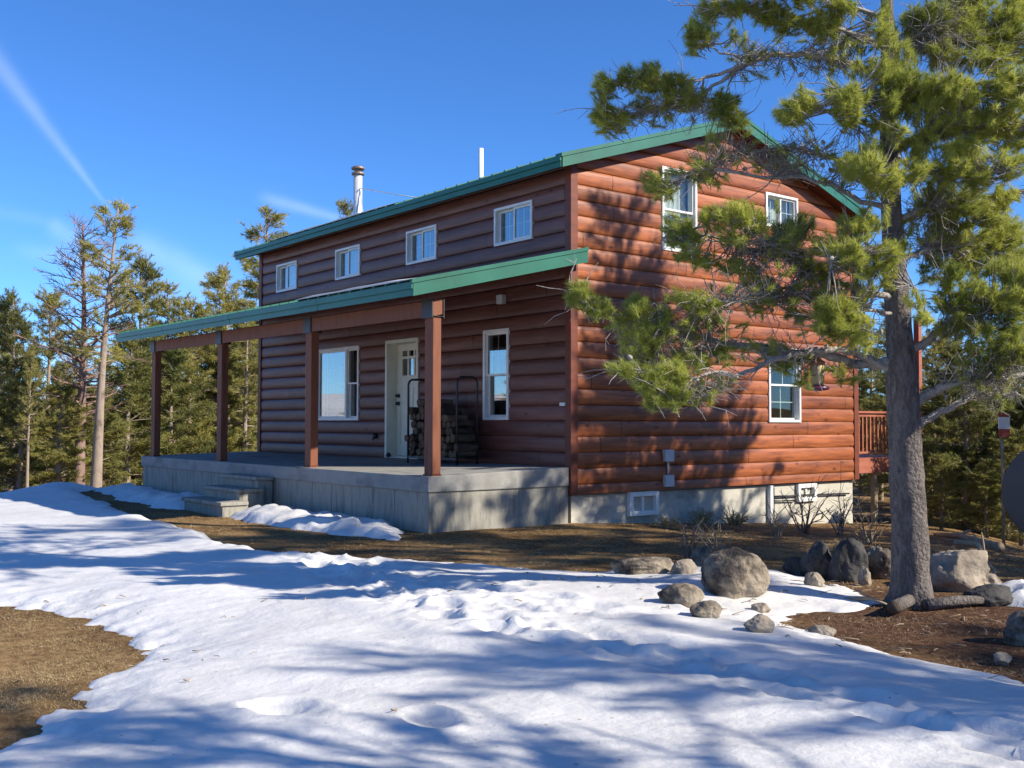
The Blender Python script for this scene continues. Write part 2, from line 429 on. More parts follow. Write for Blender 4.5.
w = bpy.data.worlds.new('World'); scene.world = w; w.use_nodes = True
nt = NT(w); bg = nt.n['Background']
sky = nt.new('ShaderNodeTexSky', sky_type='NISHITA'); sky.sun_disc = False
sky.sun_elevation = SUN_EL; sky.sun_rotation = SUN_AZ
sky.altitude = 2600; sky.air_density = 1.0; sky.dust_density = .1; sky.ozone_density = 3.0
hs = nt.new('ShaderNodeHueSaturation'); hs.inputs['Saturation'].default_value = 1.05; hs.inputs['Value'].default_value = 1.0
wb = nt.new('ShaderNodeMix', data_type='RGBA', blend_type='MULTIPLY'); wb.inputs['Factor'].default_value = 1; wb.inputs['B'].default_value = (.50, .71, .985, 1)   # the photograph's white balance
nt.link(sky.outputs[0], wb.inputs['A']); nt.link(wb.outputs['Result'], hs.inputs['Color'])
tc = nt.new('ShaderNodeTexCoord')
noi = nt.new('ShaderNodeTexNoise'); noi.inputs['Scale'].default_value = 14; noi.inputs['Detail'].default_value = 7; noi.inputs['Roughness'].default_value = .6; noi.inputs['Distortion'].default_value = .6
nt.link(tc.outputs['Generated'], noi.inputs['Vector'])
def vdot(vec):
    n = nt.new('ShaderNodeVectorMath', operation='DOT_PRODUCT'); nt.link(tc.outputs['Generated'], n.inputs[0]); n.inputs[1].default_value = vec
    return n.outputs['Value']
def mth(op, a, b=None, c=None):
    n = nt.new('ShaderNodeMath', operation=op)
    for i, x in enumerate((a, b, c)):
        if x is None: continue
        if isinstance(x, (int, float)): n.inputs[i].default_value = x
        else: nt.link(x, n.inputs[i])
    return n.outputs[0]
def wisp(p, q, w0, w1, amp):
    """a streak of ice cloud between two sky directions, half-width w0 at p and w1 at q"""
    a, b = ray(*p).normalized(), ray(*q).normalized()
    t = (b - a); L = t.length; t.normalize(); c = (a + b) / 2; nrm = c.cross(t).normalized()
    s = mth('DIVIDE', mth('SUBTRACT', vdot(t), float(c.dot(t))), L)       # -.5 .. .5
    dn = mth('ADD', vdot(nrm), mth('MULTIPLY', mth('SUBTRACT', noi.outputs['Fac'], .5), .35*max(w0, w1)))
    wd = mth('MAXIMUM', mth('MULTIPLY_ADD', s, w1 - w0, (w0 + w1)/2), .0005)
    g = mth('EXPONENT', mth('MULTIPLY', mth('POWER', mth('ABSOLUTE', mth('DIVIDE', dn, wd)), 2.), -1.))
    e = mth('EXPONENT', mth('MULTIPLY', mth('POWER', mth('ABSOLUTE', mth('MULTIPLY', s, 1.9)), 6.), -1.))
    nz = mth('MULTIPLY_ADD', noi.outputs['Fac'], 1.5, .1)
    front = mth('GREATER_THAN', vdot(c.normalized()), 0.)
    return mth('MULTIPLY', mth('MULTIPLY', mth('MULTIPLY', g, e), nz), mth('MULTIPLY', front, amp))
WISPS = [((-25,33),(104,202),.009,.002,.12), ((265,198),(345,220),.006,.004,.12), ((135,240),(215,282),.012,.010,.12), ((-20,208),(60,224),.006,.005,.04), ((50,225),(90,245),.008,.008,.10), ((60,260),(240,300),.02,.02,.05), ((20,250),(110,262),.007,.006,.06), ((-700,330),(-250,300),.05,.03,.5), ((-900,420),(-400,350),.04,.05,.6)]
tot = None
for wp in WISPS:
    o_ = wisp(*wp); tot = o_ if tot is None else mth('ADD', tot, o_)
tot = mth('MINIMUM', tot, 1.)
mx = nt.new('ShaderNodeMix', data_type='RGBA'); nt.link(tot, mx.inputs['Factor']); nt.link(hs.outputs[0], mx.inputs['A']); mx.inputs['B'].default_value = (7.2, 7.8, 8.6, 1)
nt.link(mx.outputs['Result'], bg.inputs['Color'])
bg.inputs['Strength'].default_value = .13
scene.view_settings.view_transform = 'Standard'; scene.view_settings.look = 'None'
scene.view_settings.exposure = 0.78; scene.view_settings.gamma = 1
scene.view_settings.use_curve_mapping = False
scene.cycles.max_bounces = 8; scene.cycles.transparent_max_bounces = 12; scene.cycles.caustics_reflective = False; scene.cycles.caustics_refractive = False

# ------------------------------------------------------------------ terrain and snow
rngn = np.random.default_rng(7)
def vnoise(x, y, f, seed):
    """smooth value noise on arrays"""
    x = x*f + seed*17.13; y = y*f + seed*5.71
    xi = np.floor(x).astype(np.int64); yi = np.floor(y).astype(np.int64)
    fx = x - xi; fy = y - yi
    fx = fx*fx*fx*(fx*(fx*6-15)+10); fy = fy*fy*fy*(fy*(fy*6-15)+10)
    def h(a, b):
        n = (a*374761393 + b*668265263 + seed*144665) & 0x7fffffff
        n = ((n ^ (n >> 13)) * 1274126177) & 0x7fffffff
        return ((n ^ (n >> 16)) & 0xffff) / 65535.
    return (h(xi,yi)*(1-fx)+h(xi+1,yi)*fx)*(1-fy)+(h(xi,yi+1)*(1-fx)+h(xi+1,yi+1)*fx)*fy
def fbm(x, y, f, seed, o=4):
    t = 0; a = 1; n = 0
    for i in range(o):
        t = t + a*vnoise(x, y, f*2**i, seed+i); n += a; a *= .5
    return t/n
gz_v = np.vectorize(ground_z)

def spaced(lo, hi, segs):
    """breakpoints: list of (start, step) sorted"""
    out = [lo]
    while out[-1] < hi:
        st = segs[0][1]
        for a, b in segs:
            if out[-1] >= a: st = b
        out.append(out[-1] + st)
    return np.array(out)

def grid_mesh(name, xs, ys, Z, keep=None):
    nx, ny = len(xs), len(ys)
    X, Y = np.meshgrid(xs, ys, indexing='ij')
    V = np.stack([X, Y, Z], -1).reshape(-1, 3)
    i, j = np.meshgrid(np.arange(nx-1), np.arange(ny-1), indexing='ij')
    a = (i*ny + j); F = np.stack([a, a+ny, a+ny+1, a+1], -1)
    F = F[keep] if keep is not None else F.reshape(-1, 4)
    used = np.unique(F); mp = np.zeros(len(V), np.int64); mp[used] = np.arange(len(used))
    return bulk_mesh(name, V[used], mp[F], True)

t = np.linspace(-1, 1, 340)
xs = 2 + 60*t + 700*np.sign(t)*np.abs(t)**7
ys = -3 + 60*t + 700*np.sign(t)*np.abs(t)**7
X, Y = np.meshgrid(xs, ys, indexing='ij')
Z = gz_v(X, Y) + .05*(fbm(X, Y, 1.1, 3) - .5) * np.clip(1, 0, 1)
far = np.clip((np.hypot(X, Y) - 60)/300, 0, 1)
Z = Z + far*22*fbm(X, Y, .008, 9)*(Y < 1e9)
g_ob = link_mesh('ground', grid_mesh('ground', xs, ys, Z), MAT['ground']); tag(g_ob, kind='structure')

def pxpoly(pts): return np.array([[on_ground(*p).x, on_ground(*p).y] for p in pts])
MAIN = pxpoly([(70,494),(100,503),(125,517),(160,527),(200,538),(232,549),(262,557),(290,563),(330,563),(400,562),(450,565),(500,567),(545,572),(600,572),(640,570),(690,568),(745,572),(775,570),(800,576),(825,583),(850,592),(870,601),(850,611),(815,611),(790,616),(800,628),(830,640),(870,650),(915,662),(965,671),(1024,684),(1100,696)])
MAIN = np.vstack([MAIN, [[10.6,-4.6],[13,-5.2],[15,-16],[-3,-22],[-17,-15],[-17,-4.4],[-12.3,-2.6]]])
HOLE = pxpoly([(-260,590),(-60,603),(0,607),(40,609),(80,618),(118,631),(140,644),(152,656),(135,667),(112,678),(88,694),(62,706),(40,720),(22,735),(0,746),(-60,770),(-260,760)])
HOLE2 = pxpoly([(55,703),(75,698),(92,703),(94,711),(72,714),(58,711)])
PATCHL = np.array([[-11.6,-2.2],[-10.6,-2.3],[-9.2,-2.45],[-6.3,-2.5],[-5.3,-2.55],[-5.3,-3.3],[-6.2,-3.7],[-7.6,-3.45],[-8.6,-3.6],[-9.6,-3.3],[-11.2,-3.2]])
PATCHR = np.array([[-4.3,-3.3],[-4.1,-2.75],[-3.4,-2.52],[-1.0,-2.5],[-.55,-2.55],[.25,-3.1],[-.5,-3.38],[-1.3,-3.32],[-1.9,-3.5],[-2.9,-3.5],[-3.6,-3.45]])
PATCHC = pxpoly([(995,592),(1030,590),(1060,600),(1040,611),(1005,606)])

def sdist(X, Y, P):
    """signed distance to polygon, positive inside"""
    d2 = np.full(X.shape, 1e9); ins = np.zeros(X.shape, bool)
    n = len(P)
    for i in range(n):
        ax, ay = P[i]; bx, by = P[(i+1) % n]
        ex, ey = bx-ax, by-ay
        tt = np.clip(((X-ax)*ex + (Y-ay)*ey)/(ex*ex+ey*ey+1e-12), 0, 1)
        d2 = np.minimum(d2, (X-ax-tt*ex)**2 + (Y-ay-tt*ey)**2)
        c = ((ay > Y) != (by > Y)) & (X < (bx-ax)*(Y-ay)/(by-ay+1e-12) + ax)
        ins ^= c
    return np.where(ins, 1, -1)*np.sqrt(d2)

def pdist(X, Y, P):
    d2 = np.full(X.shape, 1e9)
    for (ax, ay), (bx, by) in zip(P[:-1], P[1:]):
        ex, ey = bx-ax, by-ay
        tt = np.clip(((X-ax)*ex + (Y-ay)*ey)/(ex*ex+ey*ey+1e-12), 0, 1)
        d2 = np.minimum(d2, (X-ax-tt*ex)**2 + (Y-ay-tt*ey)**2)
    return np.sqrt(d2)

xs = spaced(-17, 14.5, [(-17,.14),(-8,.09),(-2,.05),(2,.034),(10.5,.12)])
ys = spaced(-14, -1.0, [(-14,.12),(-9.6,.036),(-3.6,.05)])
X, Y = np.meshgrid(xs, ys, indexing='ij')
G = gz_v(X, Y)
wob = .24*(fbm(X, Y, 2.2, 21, 4) - .5) + .20*(fbm(X, Y, 7., 25, 3) - .5)
dm = np.minimum(sdist(X, Y, MAIN), -sdist(X, Y, HOLE)) + wob
dm = np.minimum(dm, -sdist(X, Y, HOLE2) + wob*.6)
dp = np.maximum(np.maximum(sdist(X, Y, PATCHL), sdist(X, Y, PATCHR)), sdist(X, Y, PATCHC)) + wob*.9
T = .10*(1 - np.exp(-np.maximum(dm, 0)/.40)) + np.minimum(dm, 0)*.5
T += np.where(dm > 0, np.minimum(dm, .6)*.10*(fbm(X, Y, .7, 31, 3) - .35), 0)
# wind-packed drift at the far left and the ploughed bank along the dirt
mc = on_ground(60, 497)
bank = pxpoly([(40,495),(75,499),(105,512),(150,529),(200,541),(250,556),(295,566)])
bd = pdist(X, Y, bank)
T += np.where(dm > 0, .13*np.exp(-((X+10.9)/1.3)**2 - ((Y+4.0)/1.0)**2)*(1 - np.exp(-np.maximum(dm,0)/.5)), 0)
T += np.where(dm > 0, .10*np.exp(-(bd/.45)**2)*(1 - np.exp(-np.maximum(dm,0)/.15)), 0)
Tp = .16*(1 - np.exp(-np.maximum(dp, 0)/.16)) * (.5 + .9*fbm(X, Y, 3.4, 41, 3)) + np.minimum(dp, 0)*.6
Tp += np.where(dp > 0, .05*(fbm(X, Y, 9., 45, 2) - .5), 0)
# trodden trail: prints with raised broken rims
trail = pxpoly([(325,570),(365,588),(400,612),(440,628),(500,644),(560,655),(620,668),(675,680),(735,692),(800,711),(880,735),(960,757),(1040,780)])
trail2 = pxpoly([(315,566),(350,575),(395,583),(420,600),(470,612),(540,620),(600,632)])
prn = np.zeros_like(T)
prng = random.Random(4)
def stamp(px_, py_, ang, a, b, dep):
    m = (np.abs(X - px_) < .8) & (np.abs(Y - py_) < .8)
    dx = X[m] - px_; dy = Y[m] - py_
    u_ = (dx*math.cos(ang) + dy*math.sin(ang))/a; v_ = (-dx*math.sin(ang) + dy*math.cos(ang))/b
    r2 = u_*u_ + v_*v_
    prn[m] += -dep*np.exp(-r2**1.6) + dep*.42*np.exp(-((np.sqrt(r2) - 1.45)/.28)**2)
for tr, stepl, lat, dep in ((trail, .28, .12, .07), (trail2, .24, .24, .055)):
    acc = 0; side = 1
    for (ax, ay), (bx, by) in zip(tr[:-1], tr[1:]):
        L = math.hypot(bx-ax, by-ay); ang = math.atan2(by-ay, bx-ax); s_ = acc
        while s_ < L:
            q = s_/L
            o_ = side*lat*(.6 + .8*prng.random())
            stamp(ax + (bx-ax)*q - math.sin(ang)*o_, ay + (by-ay)*q + math.cos(ang)*o_, ang + prng.uniform(-.3,.3), prng.uniform(.13,.19), prng.uniform(.07,.11), dep*prng.uniform(.6,1.2))
            side *= -1; s_ += stepl*prng.uniform(.7,1.3)
        acc = s_ - L
for u_, v_ in ((275,727),(290,733),(40,745),(105,716),(430,742),(700,620),(520,600)):
    q = on_ground(u_, v_); stamp(q.x, q.y, prng.uniform(0,3), .15, .10, .05)
td = np.minimum(pdist(X, Y, trail), pdist(X, Y, trail2) + .05)
rough = np.exp(-(td/.34)**2)
prn *= .65
prn += rough*(.035*(fbm(X, Y, 5., 51, 3) - .5) + .06*np.maximum(0, fbm(X, Y, 9., 55, 2) - .52)*2) + .035*np.exp(-((td-.42)/.16)**2)*fbm(X, Y, 3., 57, 2)
prn += np.where(dm > .1, .016*(fbm(X, Y, 3.2, 61, 3) - .5) + .008*(fbm(X, Y, 11., 66, 2) - .5), 0)
T = np.where(dm > .05, np.maximum(T + prn*np.clip(dm/.3, 0, 1), .025), T)
TT = np.maximum(T, Tp)
Zs = G + .03*(fbm(X, Y, 1.1, 3) - .5) + TT + .004
on = TT > -.03
keep = on[:-1,:-1] | on[1:,:-1] | on[:-1,1:] | on[1:,1:]
s_ob = link_mesh('snow', grid_mesh('snow', xs, ys, Zs, keep), MAT['snow']); tag(s_ob, kind='structure')
def snow_top(x, y):
    i = min(len(xs)-1, max(0, int(np.searchsorted(xs, x)))); j = min(len(ys)-1, max(0, int(np.searchsorted(ys, y))))
    return max(float(Zs[i, j]), ground_z(x, y))
snow_cover = (xs, ys, TT)
def snow_depth(x, y):
    i = np.clip(np.searchsorted(xs, x), 0, len(xs)-1); j = np.clip(np.searchsorted(ys, y), 0, len(ys)-1)
    return TT[i, j]

# dry grass standing on the bare ground
def blades(name, n, region, hmin, hmax, wd, mat, seed, lean=.9):
    rg = np.random.default_rng(seed)
    x0, x1, y0, y1 = region
    x = rg.uniform(x0, x1, n); y = rg.uniform(y0, y1, n)
    ok = (snow_depth(x, y) < .0) | (y > -1.2)
    if name == 'dry_grass': ok &= np.hypot(x - 7.6, y + 2.4) + 1.2*fbm(x, y, .8, 88, 3) > 3.1
    ok &= ~((x < .05) & (y > -2.5) & (y < 7)) & (fbm(x, y, 1.3, 77, 3) > rg.uniform(.1, .6, n))
    x, y = x[ok], y[ok]; n = len(x)
    z = gz_v(x, y) + .05*(fbm(x, y, 1.1, 3) - .5) - .01
    h = rg.uniform(hmin, hmax, n); a = rg.uniform(0, 2*PI, n); ln = rg.uniform(.1, lean, n)*h*1.6; b = a + rg.uniform(-.6, .6, n)
    base = np.stack([x, y, z], -1)
    sid = np.stack([-np.sin(a), np.cos(a), np.zeros(n)], -1)*wd/2*rg.uniform(.7, 1.4, n)[:, None]
    tip = base + np.stack([np.cos(b)*ln, np.sin(b)*ln, h], -1)
    V = np.stack([base - sid, base + sid, tip], 1).reshape(-1, 3)
    o = link_mesh(name, bulk_mesh(name, V, np.arange(n*3).reshape(-1, 3)), mat)
    return o
MAT['blade'] = mottled('dry straw', [(.11,.07,.034),(.50,.38,.20),(.30,.21,.10)], (45,45,45), .85, .15, 0)
tag(blades('dry_grass', 190000, (-9, 9.0, -5.2, 7), .006, .03, .008, MAT['blade'], 5, 2.6), 'short dry straw coloured grass on the bare ground round the house', 'grass', kind='stuff')
tag(blades('dry_grass', 200000, (-1, 6.6, -9.7, -7.0), .005, .022, .0045, MAT['blade'], 15, 3.2), 'short dry straw coloured grass of the bare patch in the left foreground', 'grass', kind='stuff')
MAT['litter'] = mottled('pine litter', [(.04,.016,.010),(.42,.29,.18),(.15,.065,.038)], (60,60,60), .9, .1, 0)
tag(blades('pine_litter', 80000, (5.3, 9.6, -4.6, -.4), .004, .022, .0075, MAT['litter'], 6, 2.6), 'reddish brown fallen needles and twigs under the big pine', 'litter', kind='stuff')

# ------------------------------------------------------------------ the house
HX0, HY1 = -10.13, 6.94
house = empty('log_house', (0, 0, 0), 'two storey brown log sided house with green metal roofs and a covered concrete porch', 'house')
fmap = lambda a, z, d: (a, -d, z)
gmap = lambda a, z, d: (d, a, z)
def mbox(mb, mp, a0, a1, z0, z1, d0, d1):
    p, q = mp(a0, z0, d0), mp(a1, z1, d1)
    mb.box(min(p[0],q[0]), max(p[0],q[0]), min(p[1],q[1]), max(p[1],q[1]), min(p[2],q[2]), max(p[2],q[2]))

SL = .32
EAVE_T = 4.76
RIDGE_Y = 3.47
def roof_z(y): return EAVE_T + SL*((y + .42) if y < RIDGE_Y else (2*RIDGE_Y - y + .42))
def soff_z(y): return roof_z(y) - .16
CH, C1 = .2277, .1459
def prof(t): return .010 + .038*max(0, 1 - (abs(t - .46)/.54)**2.6)**.5

def log_wall(name, mp, a0, a1, zlo, zhi, openings, mat, lim=None, parent=house):
    rg = random.Random(hash(name) % 97)
    V = []; F = []
    k = math.floor((zlo - C1)/CH)
    while C1 + k*CH < zhi:
        zc = C1 + k*CH; k += 1
        za, zb = max(zlo, zc), min(zhi, zc + CH)
        if zb - za < 1e-4: continue
        br = {za, zb}
        for t in (0, .03, .08, .16, .27, .4, .54, .68, .8, .9, .96, 1):
            z = zc + t*CH
            if za < z < zb: br.add(z)
        for o in openings:
            for z in (o[2], o[3]):
                if za < z < zb: br.add(z)
        br = sorted(br)
        for z0, z1 in zip(br[:-1], br[1:]):
            if z1 - z0 < 1e-5: continue
            d0, d1 = prof((z0 - zc)/CH), prof((z1 - zc)/CH)
            zm = (z0 + z1)/2
            if lim:
                l0, h0 = lim(z0); l1, h1 = lim(z1)
            else: l0, h0, l1, h1 = a0, a1, a0, a1
            if h1 - l1 < .02: continue
            cuts = sorted((o[0], o[1]) for o in openings if o[2] < zm < o[3])
            segs = []; cur0, cur1 = l0, l1
            for c in cuts: segs.append((cur0, cur1, c[0], c[0])); cur0 = cur1 = c[1]
            segs.append((cur0, cur1, h0, h1))
            for s0, s1, e0, e1 in segs:
                b = len(V)
                V += [mp(s0, z0, d0), mp(e0, z0, d0), mp(e1, z1, d1), mp(s1, z1, d1)]
                F.append((b, b+1, b+2, b+3))
    me = bpy.data.meshes.new(name); me.from_pydata(V, [], F)
    bm = bmesh.new(); bm.from_mesh(me); bmesh.ops.remove_doubles(bm, verts=bm.verts, dist=1e-5)
    for f in bm.faces: f.smooth = True
    for e in bm.edges:
        if len(e.link_faces) == 2 and e.calc_face_angle(0) > R(42): e.smooth = False
    bm.to_mesh(me); bm.free()
    return link_mesh(name, me, mat, parent)

W_ = .9311
UPW = [(x, x + W_, 3.7702, 4.3612) for x in (-9.3542, -6.8056, -4.2814, -1.7512)]
NARW = (-2.0269, -1.3788, 1.061, 2.472)
BIGW = (-7.98, -5.8855, 1.061, 2.459)
DOOR = (-4.9435, -3.882, .395, 2.485)
GW1 = (4.4034, 5.2759, 1.0385, 2.309)
GW2 = (1.8232, 2.6192, 3.69, 4.994)
GW3 = (4.352, 5.234, 4.36, 4.942)
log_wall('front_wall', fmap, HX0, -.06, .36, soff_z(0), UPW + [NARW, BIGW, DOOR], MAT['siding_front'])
def glim(z):
    lo, hi = .06, HY1 - .03
    if z > soff_z(0):
        e = (z - soff_z(0))/SL
        lo, hi = max(lo, e), min(hi, 2*RIDGE_Y - e)
    return lo, hi
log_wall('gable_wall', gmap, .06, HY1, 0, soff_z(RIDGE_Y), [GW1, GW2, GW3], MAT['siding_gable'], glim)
bmap = lambda a, z, d: (a, HY1 + d, z)
log_wall('back_wall', bmap, HX0, -.06, 0, soff_z(0), [], MAT['siding_front'])
lmap = lambda a, z, d: (HX0 - d, a, z)
log_wall('gable_wall', lmap, .06, HY1, 0, soff_z(RIDGE_Y), [], MAT['siding_gable'], glim)
for cx, cy, zl, zt in ((0, 0, .0, soff_z(0)), (0, HY1, 0, soff_z(HY1)), (HX0, 0, .36, soff_z(0)), (HX0, HY1, 0, soff_z(HY1))):
    m = MB(); sx = 1 if cx == 0 else -1; sy = -1 if cy == 0 else 1
    xa, xb = sorted((cx - sx*.07, cx + sx*.062)); ya, yb = sorted((cy - sy*.07, cy + sy*.066))
    m.box(xa, xb, ya, yb, zl, zt - .01)
    m.build('corner_board', MAT['trim'], house, bevel=.006)
m = MB(); m.box(HX0+.02, -.02, .03, HY1-.02, -.02, .02); m.build('floor', MAT['interior'], house)
m = MB(); m.box(HX0+.02, -.02, .03, HY1-.02, 2.72, 2.92); m.build('floor', MAT['interior'], house)
m = MB(); m.box(HX0+.05, -.05, 3.4, 3.5, .02, 2.72); m.box(HX0+.05, -.05, 3.4, 3.5, 2.92, 5.5)
for x in (-8.2, -5.35, -2.9): m.box(x, x+.1, .06, 3.4, .02, 2.72); m.box(x, x+.1, .06, 3.4, 2.92, 4.7)
m.build('partition', MAT['interior'], house)

# foundation
m = MB()
m.box(HX0+.02, -.03, .02, HY1-.02, -2.6, -.025)
m.build('foundation', MAT['concrete'], house)

# windows
def window(mp, o, style, curtain=None, cw=.05):
    a0, a1, z0, z1 = o
    f = MB()
    D0, D1 = -.10, .066
    mbox(f, mp, a0, a0+cw, z0, z1, D0, D1); mbox(f, mp, a1-cw, a1, z0, z1, D0, D1)
    mbox(f, mp, a0+cw, a1-cw, z0, z0+cw, D0, D1); mbox(f, mp, a0+cw, a1-cw, z1-cw, z1, D0, D1)
    b0, b1, c0, c1 = a0+cw, a1-cw, z0+cw, z1-cw
    g = []; mu = []
    s = .032
    def sash(x0, x1, y0, y1, d):
        mbox(f, mp, x0, x0+s, y0, y1, d-.02, d+.018); mbox(f, mp, x1-s, x1, y0, y1, d-.02, d+.018)
        mbox(f, mp, x0+s, x1-s, y0, y0+s, d-.02, d+.018); mbox(f, mp, x0+s, x1-s, y1-s, y1, d-.02, d+.018)
        g.append((x0+s, x1-s, y0+s, y1-s, d))
    def grid(x0, x1, y0, y1, d, nx, ny, t=.006):
        for i in range(1, nx): x = x0 + (x1-x0)*i/nx; mu.append((x-t, x+t, y0, y1, d-.016, d-.006))
        for j in range(1, ny): y = y0 + (y1-y0)*j/ny; mu.append((x0, x1, y-t, y+t, d-.0165, d-.0055))
    mid = (b0 + b1)/2; zm = (c0 + c1)/2
    if style == 'slider':
        sash(b0, mid+.016, c0, c1, -.035); sash(mid-.016, b1, c0, c1, .012)
        grid(b0+s, mid-.016, c0+s, c1-s, -.035, 2, 2); grid(mid+.016, b1-s, c0+s, c1-s, .012, 2, 2)
    elif style == 'hung':
        sash(b0, b1, zm-.016, c1, .012); sash(b0, b1, c0, zm+.016, -.035)
        grid(b0+s, b1-s, zm+.016, c1-s, .012, 2, 2)
    elif style == 'hung4':
        sash(b0, b1, zm-.016, c1, .012); sash(b0, b1, c0, zm+.016, -.035)
        grid(b0+s, b1-s, zm+.016, c1-s, .012, 2, 2); grid(b0+s, b1-s, c0+s, zm-.016, -.035, 2, 2)
    elif style == 'plain':
        sash(b0, b1, zm-.016, c1, .012); sash(b0, b1, c0, zm+.016, -.035)
    elif style == 'triple':
        e = (b1-b0)*.215
        for x in (b0+e, b1-e): mbox(f, mp, x-.03, x+.03, c0, c1, D0, D1-.004)
        sash(b0+e+.03, b1-e-.03, c0, c1, .012); grid(b0+e+.06, b1-e-.06, c0+s, c1-s, .012, 4, 4, .004)
        for x0, x1 in ((b0, b0+e-.03), (b1-e+.03, b1)):
            sash(x0, x1, zm-.016, c1, .012); sash(x0, x1, c0, zm+.016, -.035)
    elif style == 'vent':
        mbox(f, mp, mid-.022, mid+.022, c0, c1, D0, .03)
        g += [(b0, mid-.022, c0, c1, -.03), (mid+.022, b1, c0, c1, -.03)]
    fo = f.build('window', MAT['white'], house, bevel=.003)
    p = MB()
    for x0, x1, y0, y1, d in g: mbox(p, mp, x0, x1, y0, y1, d-.003, d+.003)
    p.build('pane', MAT['unlit_pane' if style == 'vent' else 'glass_coated' if mp is fmap else 'glass'], fo)
    if mu:
        q = MB()
        for x0, x1, y0, y1, d0, d1 in mu: mbox(q, mp, x0, x1, y0, y1, d0, d1)
        q.build('muntin', MAT['white'], fo)
    if curtain:
        q = MB()
        for fa0, fa1, fz0, fz1 in curtain:
            x0, x1 = a0 + (a1-a0)*fa0, a0 + (a1-a0)*fa1; y0, y1 = z0 + (z1-z0)*fz0, z0 + (z1-z0)*fz1
            n = max(6, int((x1-x0)/.025)); vs = []; fs = []
            for i in range(n+1):
                d = -.15 + .018*math.sin(i*1.5) + .01*math.sin(i*.63)
                xx = x0 + (x1-x0)*i/n
                vs += [mp(xx, y0, d), mp(xx, y1, d)]
            for i in range(n): fs.append((2*i, 2*i+2, 2*i+3, 2*i+1))
            q.add(vs, fs, True)
        q.build('curtain', MAT['curtain'], fo)
    return fo
for i, o in enumerate(UPW):
    window(fmap, o, 'slider', [(.0, 1., 0, 1)] if i < 2 else ([(.62, .97, 0, 1)] if i == 2 else None), .042)
window(fmap, NARW, 'hung')
window(fmap, BIGW, 'triple', [(.0, .2, 0, 1)])
window(gmap, GW1, 'hung4', [(.05, .3, 0, 1)], .042)
window(gmap, GW2, 'plain', [(.03, .97, .0, 1)], .042)
window(gmap, GW3, 'slider', [(.0, .97, 0, 1)], .042)
for a0, a1, z0, z1 in ((1.14, 1.758, -.372, -.012), (5.225, 5.755, -.336, -.03)):
    vm = lambda a, z, d: (d - .03, a, z)
    window(vm, (a0, a1, z0, z1), 'vent', None, .07)

# front door, set deep in its jamb
m = MB(); a0, a1, z0, z1 = DOOR
mbox(m, fmap, a0, a0+.06, z0, z1, -.20, .066); mbox(m, fmap, a1-.06, a1, z0, z1, -.20, .066)
mbox(m, fmap, a0+.06, a1-.06, z1-.06, z1, -.20, .066); mbox(m, fmap, a0+.06, a1-.06, z0, z0+.03, -.2, .05)
jamb = m.build('door_frame', MAT['cream'], house, bevel=.004)
dx0, dx1, dz0, dz1, dd = a0+.065, a1-.065, z0+.035, z1-.065, -.15
lx0, lx1, lz0, lz1 = dx0+.17, dx1-.17, 1.86, 2.30
m = MB()
mbox(m, fmap, dx0, lx0, dz0, dz1, dd-.04, dd); mbox(m, fmap, lx1, dx1, dz0, dz1, dd-.04, dd)
mbox(m, fmap, lx0, lx1, dz0, lz0, dd-.04, dd); mbox(m, fmap, lx0, lx1, lz1, dz1, dd-.04, dd)
for x0, x1 in ((dx0+.12, (dx0+dx1)/2-.05), ((dx0+dx1)/2+.05, dx1-.12)):
    for q0, q1, r0, r1 in ((x0, x0+.02, .62, 1.66), (x1-.02, x1, .62, 1.66), (x0+.02, x1-.02, .62, .64), (x0+.02, x1-.02, 1.64, 1.66)):
        mbox(m, fmap, q0, q1, r0, r1, dd, dd+.012)
door = m.build('door', MAT['cream'], house, bevel=.003)
m = MB(); mbox(m, fmap, lx0, lx1, lz0, lz1, dd-.025, dd-.018); m.build('pane', MAT['glass_coated'], door)
m = MB()
for i in (1, 2): x = lx0 + (lx1-lx0)*i/3; mbox(m, fmap, x-.022, x+.022, lz0, lz1, dd-.03, dd+.004)
mbox(m, fmap, lx0, lx1, lz1-.145, lz1-.10, dd-.031, dd+.003)
m.build('muntin', MAT['cream'], door)
for z, r in ((1.50, .034), (1.36, .036)):
    m = MB(); m.tube([(dx0+.08, -dd, z), (dx0+.08, -dd-.03, z), (dx0+.08, -dd-.032, z), (dx0+.08, -dd-.07, z)], [r, r, r*.6, r*.8], 12)
    m.build('door_knob', MAT['black'], door)
m = MB(); m.lathe([(.03,0),(.05,.02),(.05,.05),(.02,.08)], (-4.72, -.12, .41), 10); tag(m.build('door_stop', MAT['black']), 'small black lump on the porch floor at the foot of the cream door', 'door stop')

# main roof
RX0, RX1 = -10.6, .27
def slope_prism(mb, x0, x1, y0, y1, zt, th):
    mb.hexa([(x0,y0,zt(y0)-th),(x1,y0,zt(y0)-th),(x1,y1,zt(y1)-th),(x0,y1,zt(y1)-th),(x0,y0,zt(y0)),(x1,y0,zt(y0)),(x1,y1,zt(y1)),(x0,y1,zt(y1))])
YB = 2*RIDGE_Y + .42
m = MB()
slope_prism(m, RX0, RX1, -.44, RIDGE_Y, roof_z, .03); slope_prism(m, RX0, RX1, RIDGE_Y+.0005, YB+.02, roof_z, .03)
x = RX0 + .15
while x < RX1 - .05:
    for (ya, yb) in ((-.45, RIDGE_Y-.1), (RIDGE_Y+.1, YB+.03)):
        slope_prism(m, x-.016, x+.016, ya, yb, lambda y: roof_z(y) + .026, .03)
    x += .305
slope_prism(m, RX0-.01, RX1+.012, RIDGE_Y-.16, RIDGE_Y+.001, lambda y: roof_z(y)+.045, .02)
slope_prism(m, RX0-.01, RX1+.012, RIDGE_Y+.0015, RIDGE_Y+.16, lambda y: roof_z(y)+.045, .02)
roof = m.build('roof', MAT['green'], house)
m = MB()
